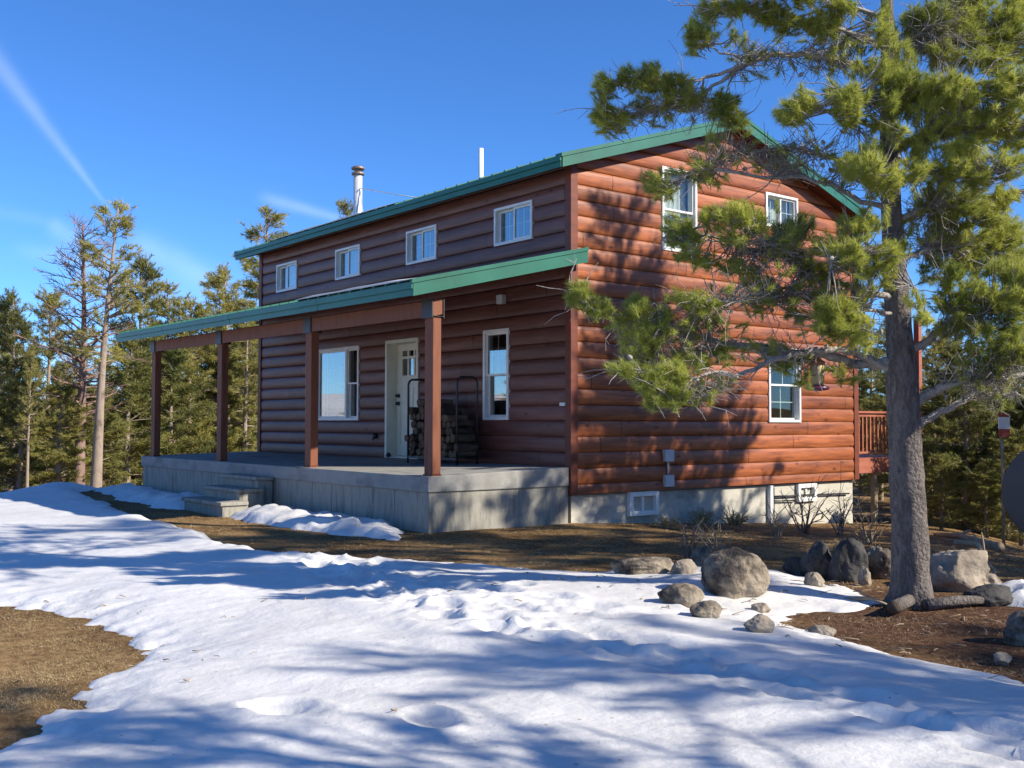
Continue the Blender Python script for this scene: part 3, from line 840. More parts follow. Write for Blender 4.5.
for yf, s_ in ((-.42, -1), (YB, 1)):
    y0, y1 = sorted((yf, yf + s_*.02)); m.box(RX0, RX1, y0, y1, EAVE_T-.17, EAVE_T-.034)
    y0, y1 = sorted((yf + s_*.021, yf + s_*.045)); m.box(RX0-.012, RX1+.014, y0, y1, EAVE_T-.085, EAVE_T-.012)
for x0, x1 in ((RX1+.001, RX1+.02), (RX0-.02, RX0-.001)):
    for ya, yb in ((-.42, RIDGE_Y), (RIDGE_Y+.0005, YB)): slope_prism(m, x0, x1, ya, yb, lambda y: roof_z(y)-.02, .15)
for x0, x1 in ((RX1-.10, RX1+.034), (RX0-.034, RX0+.10)):
    for ya, yb in ((-.45, RIDGE_Y), (RIDGE_Y+.0005, YB+.03)): slope_prism(m, x0, x1, ya, yb, lambda y: roof_z(y)+.032, .055)
m.build('fascia', MAT['green'], roof)
m = MB()
slope_prism(m, RX0+.01, RX1-.001, -.415, RIDGE_Y, lambda y: roof_z(y)-.12, .035); slope_prism(m, RX0+.01, RX1-.001, RIDGE_Y+.0005, YB-.005, lambda y: roof_z(y)-.12, .035)
m.build('soffit', MAT['soffit'], roof)
# pipes on the roof
px_, py_ = -9.51, 2.0
m = MB(); m.lathe([(.15,-.25),(.15,-.02),(.105,.05),(.1,.06),(.1,1.12)], (px_, py_, roof_z(py_)), 20)
ch = m.build('chimney_pipe', MAT['galv'], house)
m = MB(); zt = roof_z(py_) + 1.10
m.lathe([(.12,0),(.145,.005),(.145,.045),(.105,.05)], (px_, py_, zt), 20); m.lathe([(.085,.05),(.085,.13)], (px_, py_, zt), 16); m.lathe([(.15,.125),(.155,.165),(.09,.2),(.02,.21)], (px_, py_, zt), 20)
m.build('chimney_cap', plain('brown weathered steel', (.30,.22,.18), .5, .4, .5), ch)
for ex, ey in ((-7.6, 2.9), (-7.9, 1.2)):
    m = MB(); m.tube([(px_+.1, py_, roof_z(py_)+.78), (ex, ey, roof_z(ey)+.02)], .011, 6); m.build('brace_rod', MAT['galv'], ch)
vx, vy = -4.853, 2.
m = MB(); m.lathe([(.12,-.06),(.11,.03),(.05,.07),(.048,.76),(.04,.76)], (vx, vy, roof_z(vy)), 14); m.build('vent_pipe', MAT['pvc'], house)

# porch roof
PX0, PX1 = -10.95, .2
def pz(y, x=0.): return 2.79 + .24*(y + 2.82) - .0062*(x - PX1)
def pprism(mb, x0, x1, y0, y1, off, th):
    a = [(x0,y0),(x1,y0),(x1,y1),(x0,y1)]
    mb.hexa([(x,y,pz(y,x)+off-th) for x,y in a] + [(x,y,pz(y,x)+off) for x,y in a])
m = MB(); pprism(m, PX0, PX1, -2.84, -.07, 0, .03)
pprism(m, .066, PX1, -.0695, .12, 0, .03)
x = PX0 + .15
while x < PX1 - .05:
    pprism(m, x-.016, x+.016, -2.85, -.075, .026, .03); x += .305
proof = m.build('porch_roof', MAT['green'], house)
m = MB()
pprism(m, PX0, PX1, -2.84, -2.82, -.034, .145)
pprism(m, PX0-.012, PX1+.014, -2.865, -2.841, -.012, .075)
pprism(m, PX1+.001, PX1+.02, -2.84, .12, -.02, .165); pprism(m, PX0-.02, PX0-.001, -2.84, -.07, -.02, .165)
pprism(m, PX1-.10, PX1+.034, -2.868, .125, .034, .055) if False else pprism(m, PX1+.0005, PX1+.034, -2.868, .125, .034, .054)
for x in (-8.4, -5.35, -2.3):
    pprism(m, x-.012, x+.012, -2.868, -2.8655, -.010, .08); pprism(m, x-.012, x+.012, -2.8425, -2.8405, -.09, .088)
m.build('fascia', MAT['green'], proof)
m = MB(); pprism(m, PX0+.01, PX1-.001, -2.819, -.07, -.12, .03); m.build('soffit', MAT['soffit'], proof)
m = MB(); pprism(m, -10.24, .0, -2.40, -2.24, -.29, .215)
m.build('beam', MAT['post'], house, bevel=.006)
for yy0, yy1 in (): pass
for x in (-10.12, -6.80, -3.42, -.105):
    m = MB(); zt = pz(-2.32, x) - .507
    m.box(x-.095, x+.095, -2.385, -2.255, .35, zt)
    po = m.build('porch_post', MAT['post'], house, bevel=.008)
    m = MB(); m.box(x-.12, x+.12, -2.418, -2.402, zt-.03, zt+.22); m.box(x-.12, x+.12, -2.238, -2.222, zt-.03, zt+.22); m.box(x-.12, x+.12, -2.402, -2.238, zt-.012, zt-.004)
    m.build('bracket', MAT['black'], po)
    m = MB(); m.box(x-.105, x+.105, -2.395, -2.245, .322, .35); m.build('post_base', MAT['trim'], po)
# slab and its wall
m = MB()
m.hexa([(-10.5,-2.475,.12),(.03,-2.475,.12),(.03,-.068,.12),(-10.5,-.068,.12),(-10.5,-2.475,.325),(.03,-2.475,.325),(.03,-.068,.388),(-10.5,-.068,.388)])
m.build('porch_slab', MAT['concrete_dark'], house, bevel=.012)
m = MB(); x = -10.46; rr = random.Random(3)
m.box(-10.45, -.03, -2.43, -.1, -1.2, .118)
while x < -.05:
    x2 = min(.0, x + rr.uniform(.5, .62)); j = rr.uniform(0, .006)
    m.box(x+.006, x2-.006, -2.452+j, -2.431, -1.2, .118); x = x2
m.box(-.029, .004, -2.446, -.07, -1.2, .118)
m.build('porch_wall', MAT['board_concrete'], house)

# small fittings on the walls
def fit(name, mp, a0, a1, z0, z1, d0, d1, mat, bevel=.004):
    m = MB(); mbox(m, mp, a0, a1, z0, z1, d0, d1); return m.build(name, mat, house, bevel=bevel)
o = fit('porch_light', fmap, -1.6, -1.46, 2.85, 2.99, .045, .13, MAT['greybox'])
o = fit('thermometer', fmap, -.16, -.05, 1.26, 1.31, .05, .09, MAT['white'])
o = fit('outlet_cover', gmap, 1.84, 2.03, .43, .61, .03, .10, MAT['greybox'])
o = fit('outlet_cover', gmap, 1.84, 2.03, .045, .225, .03, .10, MAT['greybox'])
m = MB(); m.tube([(.06, 1.93, .23), (.06, 1.93, .43)], .016, 8); m.build('conduit', MAT['greybox'], house)
m = MB(); m.tube([(-5.275, -.03, .776), (-5.275, -.10, .776)], [.05, .045], 12); m.tube([(-5.275, -.07, .776), (-5.275, -.11, .70)], .018, 8); m.build('hose_bib', MAT['black'], house)
m = MB(); m.tube([(.02, 4.50, -.215), (.02, 5.2, -.222), (.02, 6.0, -.235), (.02, 6.74, -.25)], .014, 8)
m.tube([(.02, 4.50, -.29), (.02, 4.85, -.30), (.02, 5.15, -.31)], .012, 8); m.build('water_pipe', MAT['black'], house)
m = MB(); m.box(-.029, .045, 4.44, 4.52, -.8, -.03); m.build('downpipe and its shadow', MAT['white'], house, bevel=.008)
m = MB(); m.box(-.028, .02, 4.545, 4.585, -.8, -.06); m.build('downpipe and its shadow', MAT['black'], house, bevel=.008)  # black strip painting the shadow beside the white pipe, no pipe of its own

# side deck behind the house
m = MB(); m.box(-3.6, -.06, 7.02, 9.34, .33, .385)
m.box(-.10, -.05, 7.02, 9.34, .10, .328); m.box(-3.6, -.102, 7.03, 7.08, .10, .328); m.box(-3.6, -.102, 9.28, 9.33, .10, .328)
for k in range(6): m.box(-.45-.5*k, -.40-.5*k, 7.085, 9.275, .13, .325)
deck = m.build('deck', MAT['wood_red'], house)
for y in (7.8, 9.27):
    for x in (-.15, -3.4):
        m = MB(); m.box(x-.045, x+.045, y-.045, y+.045, -3.0, .10); m.build('deck_post', MAT['deadwood'], deck)
m = MB(); m.box(-.14, -.03, 9.22, 9.33, .386, 3.1); m.box(-.12, -.04, 7.03, 7.11, .386, 1.21)
m.box(-.135, -.02, 7.0, 9.219, 1.215, 1.255); m.box(-.10, -.06, 7.111, 9.219, .46, .50)
m.box(-.10, -.06, 7.111, 9.219, 1.15, 1.214)
y = 7.2
while y < 9.18: m.box(-.095, -.065, y-.018, y+.018, .501, 1.149); y += .125
m.build('railing', MAT['wood_red'], deck)

# leftover snow on the roofs
def roof_snow(x0, x1, yf, zt, seed, label, n=90):
    rg = random.Random(seed); vs = []; fs = []
    for i in range(n+1):
        x = x0 + (x1-x0)*i/n; q = min(1, 6*i/n, 6*(n-i)/n)
        hh = .008 + .034*q*(.55 + .45*mnoise.noise((x*1.3, seed, 0))) ; dpt = .25 + .15*mnoise.noise((x*.9, 3+seed, 1))
        for (yy, up) in ((yf-.012*q, .002), (yf-.022*q, hh*.55), (yf+.02, hh), (yf+dpt*.6, hh*.9), (yf+dpt, .002)):
            vs.append((x, yy, zt(yy, x) + up))
    for i in range(n):
        for k in range(4): fs.append((i*5+k, (i+1)*5+k, (i+1)*5+k+1, i*5+k+1))
    m = MB(); m.add(vs, fs, True); return tag(m.build('roof_snow', MAT['snow']), label, 'snow')
roof_snow(-3.0, .1, -2.84, lambda y, x: pz(y, x)+.028, 2, 'thin white snow strip left along the front edge of the porch roof')
roof_snow(-8.9, -4.1, -.41, lambda y, x: roof_z(y)+.028, 5, 'faint white snow strip along the eave of the upper roof')

# concrete steps up to the porch
steps = empty('concrete_steps', (-5.0, -3., -.4), 'weathered grey concrete steps leading up to the porch slab, snow heaped beside them', 'steps')
for yf, zt, x0, x1 in ((-2.78, .15, -5.2, -3.78), (-3.14, -.025, -5.1, -3.66), (-3.52, -.2, -5.0, -3.42)):
    m = MB(); m.box(x0+4.4+.03, x1+4.4-.03, yf+3+.04, -2.48+3 if zt > .1 else yf+3+.46, -.3, zt-.06+.4); m.box(x0+4.4, x1+4.4, yf+3, -2.479+3 if zt > .1 else yf+3+.455, zt-.059+.4, zt+.4)
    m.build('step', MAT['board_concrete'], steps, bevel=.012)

# firewood in its rack beside the door
RK0, RK1, RKY0, RKY1 = -3.16, -1.80, -.72, -.34
rack = empty('log_rack', ((RK0+RK1)/2, -.5, .37), 'black tubular rack with two tall hoops holding firewood beside the front door', 'log rack')
cx_ = (RK0+RK1)/2
for x in (RK0, RK1):
    m = MB(); pts = [(x-cx_, RKY0+.5, 0), (x-cx_, RKY0+.5, 1.25)]
    for k in range(1, 6): w_ = PI/2*k/6; pts.append((x-cx_, RKY0+.5 + .1*(1-math.cos(w_)), 1.25+.1*math.sin(w_)))
    for k in range(0, 6): w_ = PI/2*k/6; pts.append((x-cx_, RKY1+.5 - .1*(1-math.sin(w_)), 1.25+.1*math.cos(w_)))
    pts += [(x-cx_, RKY1+.5, 1.25), (x-cx_, RKY1+.5, 0)]
    m.tube(pts, .017, 10); m.build('hoop', MAT['black'], rack)
for y in (RKY0, RKY1):
    m = MB(); m.box(RK0-cx_, RK1-cx_, y+.5-.016, y+.5+.016, .08, .112); m.build('rail', MAT['black'], rack)
rl = random.Random(12)
protos = []
for k in range(6):
    m = MB(); n = rl.choice((4, 5, 6, 8, 8)); L = rl.uniform(.38, .46)
    ring = [(rl.uniform(.052, .074)*math.cos(2*PI*i/n), rl.uniform(.052, .074)*math.sin(2*PI*i/n)) for i in range(n)]
    vs = [(a, -L/2, b) for a, b in ring] + [(a*.95, L/2, b*.95) for a, b in ring]
    m.add(vs, [tuple(range(n)), tuple(range(n, 2*n))[::-1]] + [(i, n+i, n+(i+1) % n, (i+1) % n) for i in range(n)])
    o = m.build('firewood_log', MAT['firewood'], bevel=.006); o.data.materials.append(MAT['cut_end'])
    o.data.polygons[0].material_index = 1; o.data.polygons[1].material_index = 1
    tag(o, 'short split log among the firewood heaped in the black rack by the door', 'firewood', 'split firewood logs stacked in the black rack')
    protos.append(o)
used = set(); row = 0; z = .55
while z < 1.62:
    x = RK0 + .02 + (.065 if row % 2 else 0)
    while x < RK1 + .04:
        top = 1.36 - .36*((x - cx_ + .22)/.75)**2
        if z < top + .02:
            pi_ = rl.randrange(6)
            if pi_ in used: o = protos[pi_].copy(); COL.objects.link(o)
            else: o = protos[pi_]; used.add(pi_)
            o.location = (x + rl.uniform(-.012, .012), -.51 + rl.uniform(-.07, .07), z + rl.uniform(-.02, .02)); o.rotation_euler = (rl.uniform(-.04,.04), rl.uniform(0, 6.28), rl.uniform(-.08,.08))
        x += .128
    z += .112; row += 1
for k, o in enumerate(protos):
    if k not in used: bpy.data.objects.remove(o)

# ------------------------------------------------------------------ rocks, sticks and shrubs
def rock(name, u0, u1, v0, v1, mat, seed, label, sink=.25, flat=1., ang=0., vb=None, depth=None, cat='rock', deep=1., rough=.15):
    p = on_ground((u0+u1)/2, v1 - (v1-v0)*.12) if depth is None else at((u0+u1)/2, v1, depth)
    if depth is None:
        for _ in range(12):
            zt_ = snow_top(p.x, p.y); rd = ray((u0+u1)/2, v1 - (v1-v0)*.12); p = p.lerp(CAM + rd*((zt_ - CAM.z)/rd.z), .6)
    dp = depth_of(p); wd = (u1-u0)*dp/CF; ht = (v1-v0)*dp/CF
    z0 = snow_top(p.x, p.y) if depth is None else p.z
    bm = bmesh.new(); bmesh.ops.create_icosphere(bm, subdivisions=5, radius=1)
    sv = Vector((seed*3.7, seed*1.3, seed*7.1))
    rg_ = random.Random(seed)
    planes = [(Vector((rg_.gauss(0,1), rg_.gauss(0,1), rg_.gauss(0,.8))).normalized(), rg_.uniform(.66, .93)) for _ in range(16)]
    for v in bm.verts:
        n_ = v.co.normalized(); r = 1.
        for pn, pd in planes:
            c = n_.dot(pn)
            if c > .05: r = min(r, pd/c) if pd/c < r else r
        r = r*.97 + .03
        r += rough*.7*mnoise.fractal(n_*1.6 + sv, .9, 2.1, 4) + .10*rough*mnoise.fractal(n_*7 + sv, .8, 2.2, 3)
        v.co = n_*r
    xs_ = [v.co.x for v in bm.verts]; ys_ = [v.co.y for v in bm.verts]; zs_ = [v.co.z for v in bm.verts]
    H = ht*.88*(1 + sink)
    for v in bm.verts:
        v.co = Vector(((v.co.x - min(xs_))/(max(xs_)-min(xs_))*wd - wd/2, (v.co.y - min(ys_))/(max(ys_)-min(ys_))*wd*deep - wd*deep/2, (v.co.z - min(zs_))/(max(zs_)-min(zs_))*H - H*sink/(1+sink)*1.0))
    for f in bm.faces: f.smooth = True
    me = bpy.data.meshes.new(name); bm.to_mesh(me); bm.free()
    o = link_mesh(name, me, mat, None, (p.x, p.y, z0)); o.rotation_euler = (0, 0, CYAW + ang)
    tag(o, label, cat); return o
ROCKS = [
 ('boulder', 700, 766, 547, 599, 'rock', 1, 'large rounded grey boulder with dark lichen sitting in the snow left of the big pine', .25, .9),
 ('rock', 659, 707, 583, 607, 'rock', 2, 'flat grey rock lying in snow just left of the largest boulder', .3, .8),
 ('rock', 688, 722, 600, 619, 'rock', 3, 'smaller grey rock tucked in front of the flat rock in the snow', .3, .8),
 ('rock', 743, 774, 614, 634, 'rock_pale', 4, 'small pointed tan stone alone on the snow in front of the largest boulder', .3, .8),
 ('rock', 751, 771, 603, 614, 'rock_pale', 5, 'little tan stone half sunk in snow between the boulder and the pointed stone', .4, .8),
 ('rock', 800, 834, 541, 582, 'rock_dark', 6, 'black craggy rock, left one of the dark pair behind the snow patch', .3, .9),
 ('rock', 828, 868, 538, 586, 'rock_dark', 7, 'tall black craggy rock, right one of the dark pair left of the pine trunk', .3, .9),
 ('rock', 867, 897, 546, 583, 'rock', 8, 'grey rock directly beside the left edge of the pine trunk', .3, .9),
 ('boulder', 922, 992, 548, 594, 'rock_pale', 9, 'long pale boulder showing to the right of the pine trunk', .3, .8),
 ('rock', 962, 1010, 584, 608, 'rock_dark', 10, 'low dark rock in front of the long pale boulder', .3, .8),
 ('rock', 1002, 1044, 610, 647, 'rock', 11, 'dark grey rock cut by the right edge of the picture', .3, .9),
 ('rock', 993, 1012, 652, 665, 'rock_pale', 12, 'small pale stone on the needle litter near the right edge', .3, .8),
 ('rock', 808, 836, 625, 637, 'rock_pale', 13, 'small flat pale stone where the needle litter meets the snow', .4, .8),
 ('rock', 782, 812, 556, 577, 'rock_dark', 14, 'small dark stone between the largest boulder and the black pair', .3, .8),
 ('rock', 691, 716, 545, 570, 'rock', 15, 'grey upright stone half hidden behind the largest boulder', .3, .8),
 ('rock', 612, 680, 557, 575, 'rock', 16, 'low wide stone at the far edge of the snow behind the flat rock', .4, .6),
 ('rock', 670, 697, 559, 575, 'rock_pale', 17, 'low tan stone next to the wide stone at the snow edge', .4, .6),
 ('rock', 970, 1002, 572, 590, 'rock_pale', 18, 'tan stone wedged at the right end of the long pale boulder', .3, .8),
 ('rock', 805, 824, 572, 588, 'rock_pale', 19, 'pale little stone at the foot of the black craggy pair', .3, .8),
 ('rock', 858, 872, 566, 588, 'rock_pale', 20, 'narrow tan stone between the black rock and the grey rock', .3, .8),
]
for nm, u0, u1, v0, v1, mt, sd_, lb, sk, dp_ in ROCKS: rock(nm, u0, u1, v0, v1, MAT[mt], sd_, lb, sk, deep=dp_, ang=sd_*.7 % .8 - .4)

# cut log lying at the foot of the pine, its sawn end towards the camera
p = on_ground(906, 613); q = on_ground(955, 604)
m = MB(); A_ = p + Vector((0,0,.06)); dr = (FWD*.75 + RGT*.55); dr.z = 0; dr.normalize()
rr = random.Random(2)
A_ = at(893, 605, depth_of(p) - .18); A_.z = ground_z(A_.x, A_.y) + .075
m.tube([A_, A_ + dr*.2, A_ + dr*.45], [.05, .048, .045], 12, jitter=.12, rng=rr)
o = m.build('cut_log', MAT['bark']); o.data.materials.append(MAT['cut_end'])
for f in o.data.polygons:
    if len(f.vertices) > 4: f.material_index = 1
tag(o, 'short sawn log with pale cut end lying against the foot of the pine trunk', 'log')
m = MB(); p = on_ground(925, 612); q = on_ground(1006, 606)
m.tube([p + Vector((0,0,.05)), (p*.6+q*.4) + Vector((0,0,.07)), q + Vector((0,0,.05))], [.042, .036, .025], 9, jitter=.3, rng=rr)
tag(m.build('fallen_log', MAT['bark']), 'thin fallen log on the ground right of the pine trunk', 'log')
def stick(pts, rad, label, name='fallen_branch', mat='deadwood', side=True, seed=1):
    rg_ = random.Random(seed); m = MB(); P_ = [Vector(p) for p in pts]
    n = len(P_); m.tube(P_, [rad*(1 - .6*i/(n-1)) for i in range(n)], 7)
    if side:
        for i in range(1, n-1):
            d = Vector((rg_.uniform(-1,1), rg_.uniform(-1,1), rg_.uniform(.1,.8))).normalized()*rg_.uniform(.12,.3)
            m.tube([P_[i], P_[i] + d*.6 + Vector((0,0,.02)), P_[i] + d], [rad*.5, rad*.35, rad*.15], 5)
    return tag(m.build(name, MAT[mat]), label, 'branch')
d0 = depth_of(on_ground(985, 585))
stick([at(955,542,d0+.9), at(978,544,d0+.7), at(985,560,d0+.4), at(994,570,d0+.2), at(996,588,d0)], .028, 'bent dry branch arching over the ground behind the pale boulder')
p, q = on_ground(842, 607), on_ground(905, 612)
stick([on_ground(845,604)+Vector((0,0,.03)), on_ground(870,606)+Vector((0,0,.06)), on_ground(888,609)+Vector((0,0,.03))], .022, 'short dry stick on the litter left of the pine trunk', seed=4)
stick([on_ground(1000,556)+Vector((0,0,.1)), on_ground(960,545)+Vector((0,0,.12)), on_ground(935,540)+Vector((0,0,.08))], .06, 'weathered log lying along the top of the dirt bank at right', 'fallen_log', seed=6)

def shrub(name, base, h, n, spread, label, mat, seed, tilt=(0,0), group=None):
    rg_ = random.Random(seed); m = MB()
    for k in range(n):
        a = rg_.uniform(0, 2*PI); e = rg_.uniform(.25, 1.)
        d = Vector((math.cos(a)*spread*e + tilt[0], math.sin(a)*spread*e + tilt[1], 1)).normalized(); L = h*rg_.uniform(.55, 1.05)
        P_ = [Vector((rg_.uniform(-.05,.05), rg_.uniform(-.05,.05), -.05))]
        for i in range(5):
            d = (d + Vector((rg_.gauss(0,.22), rg_.gauss(0,.22), rg_.gauss(.02,.15)))).normalized(); P_.append(P_[-1] + d*L/5)
        r0 = rg_.uniform(.007, .014)
        m.tube(P_, [r0*(1-.75*i/5) for i in range(6)], 5)
        for i in (2, 3, 4):
            for _ in range(rg_.choice((1,2))):
                d2 = (d + Vector((rg_.gauss(0,.8), rg_.gauss(0,.8), rg_.gauss(.1,.5)))).normalized()*L*rg_.uniform(.12,.32)
                m.tube([P_[i], P_[i] + d2*.5, P_[i] + d2 + Vector((rg_.gauss(0,.03), rg_.gauss(0,.03), 0))], [r0*.55, r0*.4, r0*.15], 4)
    o = m.build(name, MAT[mat], None, base); return tag(o, label, 'shrub', group)
shrub('bare_shrub', on_ground(722, 566), .56, 10, .75, 'bare pale branching shrub growing right behind the largest boulder', 'deadwood', 3, (.15,.1))
shrub('bare_shrub', on_ground(690, 560), .62, 6, .35, 'thin dark leafless stems rising left of the pale bare shrub', 'bark', 4)
shrub('bare_shrub', on_ground(805, 533), 1.0, 12, .55, 'tall leafless shrub in front of the small right basement window', 'bark_red', 5)
shrub('bare_shrub', on_ground(842, 535), .95, 9, .4, 'leafless shrub near the right end of the pale foundation', 'bark_red', 6)
shrub('bare_shrub', on_ground(868, 545), .7, 10, .6, 'low twiggy shrub between the foundation corner and the pine trunk', 'deadwood', 8)
shrub('bare_shrub', on_ground(778, 536), .55, 9, .6, 'short twiggy shrub beside the white downpipe', 'deadwood', 9)
for k, (u_, v_, h_, lb) in enumerate(((668,528,.26,'dry tan grass tuft at the foundation right of the left basement window'),(700,524,.34,'bushy dry tan grass tuft against the middle of the foundation'),(735,525,.38,'widest dry tan grass tuft left of the white downpipe'),(842,552,.22,'dry grass tuft behind the black rocks'))):
    shrub('grass_tuft', on_ground(u_, v_), h_, 46, 1.1, lb, 'blade', 20+k)

# round grey dish on a mast at the right edge
dz = 10.5
c = at(1060, 493, dz); dish = empty('satellite_dish', (c.x, c.y, ground_z(c.x, c.y)), 'round dark grey dish on a mast cut by the right edge of the picture', 'dish')
hz = c.z - ground_z(c.x, c.y)
m = MB(); Rr = 52*dz/CF/1.0
face = (-RGT*.35 - FWD*.93); face.z = .1; face.normalize()
e1 = face.cross(Vector((0,0,1))).normalized(); e2 = e1.cross(face)
vs = []; fs = []; n = 40; rings = ((0,-.10),(.3,-.092),(.6,-.065),(.85,-.028),(1,0),(1.02,.006),(1.0,.014),(.85,-.014),(.6,-.051),(.3,-.078),(0,-.086))
for r_, h_ in rings:
    for k in range(n):
        a = 2*PI*k/n; vs.append(Vector((0,0,hz)) + (e1*math.cos(a) + e2*math.sin(a))*r_*Rr - face*h_)
for i in range(len(rings)-1):
    for k in range(n): fs.append((i*n+k, i*n+(k+1) % n, (i+1)*n+(k+1) % n, (i+1)*n+k))
m.add(vs, fs, True); m.build('reflector', MAT['dish'], dish)
m = MB(); m.tube([Vector((0,0,-.3)) - face*.16, Vector((0,0,hz)) - face*.16, Vector((0,0,hz)) - face*.05], [.035,.035,.05], 12); m.build('mast', MAT['galv'], dish)

# small red and white panel on a thin post, seen between the trees
c = at(1004, 425, 14.5); gz_ = ground_z(c.x, c.y)
sg = empty('post_panel', (c.x, c.y, gz_), 'small red and white panel glimpsed among the trees at the right edge', 'sign', rz=CYAW + .25)
k_ = 14.5/CF; zc = c.z - gz_
for nm, z0, z1, mt in (('red_band', 8, 12, 'shed_red'), ('white_band', -4, 8, 'white'), ('red_band', -12, -4, 'shed_red')):
    m = MB(); m.box(-6*k_, 6*k_, -.015, .015, zc + z0*k_ + .001, zc + z1*k_ - .001); m.build(nm, MAT[mt], sg)
m = MB(); m.tube([(0, .04, -.3), (0, .04, zc + 10*k_)], .02, 8); m.build('post', MAT['deadwood'], sg)

# twigs and bits of bark strewn about
m = MB(); rt = random.Random(77)
for k in range(420):
    q = rt.random()
    if q < .45: x, y = rt.uniform(5.6, 9.2), rt.uniform(-4.4, -.8)
    elif q < .8: x, y = rt.uniform(.5, 6.5), rt.uniform(-4.4, 2.5)
    elif q < .9: x, y = rt.uniform(1.5, 5.8), rt.uniform(-9.4, -7.2)
    else: x, y = rt.uniform(3, 8), rt.uniform(-7.5, -3)
    z = snow_top(x, y) + .006
    a = rt.uniform(0, 6.28); L = rt.uniform(.03, .16) if q < .8 else rt.uniform(.02, .07); r_ = rt.uniform(.002, .0055)
    d = Vector((math.cos(a), math.sin(a), rt.uniform(-.05, .18))); p = Vector((x, y, z)); mid = p + d*L*.5 + Vector((rt.gauss(0,.012), rt.gauss(0,.012), .006))
    m.tube([p, mid, p + d*L], [r_, r_*.9, r_*.5], 4)
tag(m.build('twig_litter', MAT['deadwood']), 'fallen twigs and bark bits strewn over litter, dirt and snow', 'twigs', kind='stuff')

# ------------------------------------------------------------------ trees
def unit(a): return a/np.maximum(np.linalg.norm(a, axis=-1, keepdims=True), 1e-9)
def tufts(C, D, n, L, Wd, cone, back, rg):
    """needles: n thin triangles round each twig end C pointing along D"""
    C = np.asarray(C, float); D = unit(np.asarray(D, float)); N = len(C)
    c = np.repeat(C, n, 0); d = np.repeat(D, n, 0); M_ = N*n
    rnd = unit(rg.normal(size=(M_, 3)))
    a = unit(d*rg.uniform(.25, 1.0, (M_, 1)) + rnd*cone)
    st = c - d*(rg.random((M_, 1))*back)
    ln = L*rg.uniform(.65, 1.15, (M_, 1))
    sd = unit(np.cross(a, unit(rg.normal(size=(M_, 3)))))*Wd/2
    V = np.stack([st - sd, st + sd, st + a*ln], 1).reshape(-1, 3)
    return V

def make_pine(seed, h, r0, base_frac, spread, n_tuft, mats, dead=0., lean=(0,0), sparse=.0, nl=.17, nw=.024, nn=12, whorl=.30, droop=.1):
    """returns (trunk mesh, crown mesh)"""
    rg_ = random.Random(seed); rg = np.random.default_rng(seed)
    m = MB(); path = []; x = y = 0
    N = 9
    for i in range(N+1):
        f = i/N
        path.append(Vector((lean[0]*f*h + .12*h/8*math.sin(seed + 3*f)*f, lean[1]*f*h + .12*h/8*math.cos(seed*2 + 2.5*f)*f, f*h)))
    m.tube([path[0] - Vector((0,0,.6))] + path, [r0*1.25] + [r0*(1 - .93*(i/N)**.9) + .004 for i in range(N+1)], 9)
    def tp(z):
        f = min(.9999, max(0, z/h))*N; i = int(f); return path[i].lerp(path[i+1], f-i)
    C = []; D = []
    z = h*base_frac
    blobs = []
    while z < h*.985:
        f = (z/h - base_frac)/(1 - base_frac)
        shape = (min(1, .45 + 2.2*f) * (1 - f)**.55 + .09)
        for k in range(rg_.choice((3,4,5))):
            if rg_.random() < sparse: continue
            a = rg_.uniform(0, 2*PI); L = spread*shape*rg_.uniform(.5, 1.2)
            el = .25 + .5*f + rg_.uniform(-.25, .25)
            p = tp(z); d = Vector((math.cos(a)*math.cos(el), math.sin(a)*math.cos(el), math.sin(el)))
            pts = [p]; nseg = 5
            for i in range(nseg):
                d = (d + Vector((rg_.gauss(0,.10), rg_.gauss(0,.10), rg_.gauss(-droop*.5 + (.12 if i > 2 else -.02), .06)))).normalized()
                pts.append(pts[-1] + d*L/nseg)
            rb = max(.006, r0*.28*(1 - f)*L/spread + .008)
            m.tube(pts, [rb*(1 - .8*i/nseg) for i in range(nseg+1)], 5, cap=False)
            isdead = rg_.random() < dead
            nt_ = max(2, int(L/.17))
            for j in range(nt_*2):
                q = .25 + .75*(j + rg_.random())/(nt_*2)
                i = min(nseg-1, int(q*nseg)); b = pts[i].lerp(pts[i+1], q*nseg - i)
                d2 = (d + Vector((rg_.gauss(0,.75), rg_.gauss(0,.75), rg_.gauss(.18,.38)))).normalized()
                l2 = rg_.uniform(.12, .38)*(1.1 - .4*q)*min(1., spread)*1.25
                e = b + d2*l2
                m.tube([b, e], [.009, .004], 3, cap=False)
                if isdead: continue
                C.append(e); D.append(d2)
                if rg_.random() < .8: C.append(b.lerp(e, .5) + Vector((rg_.gauss(0,.05), rg_.gauss(0,.05), rg_.gauss(0,.05)))); D.append(d2)
            if not isdead: C.append(pts[-1]); D.append(d)
        z += whorl*rg_.uniform(.6, 1.3)*(1 - .45*f)
    tm = bpy.data.meshes.new('pine_trunk'); tm.from_pydata(m.v, [], m.f); tm.polygons.foreach_set('use_smooth', m.smooth); tm.materials.append(mats[0])
    if not C: return tm, None
    idx = list(range(len(C)))
    if n_tuft and len(idx) > n_tuft: idx = rg_.sample(idx, n_tuft)
    V = tufts([C[i] for i in idx], [D[i] for i in idx], nn, nl, nw, .75, nl*.9, rg)
    cm = bulk_mesh('pine_crown', V, np.arange(len(V)).reshape(-1, 3)); cm.materials.append(mats[1])
    return tm, cm

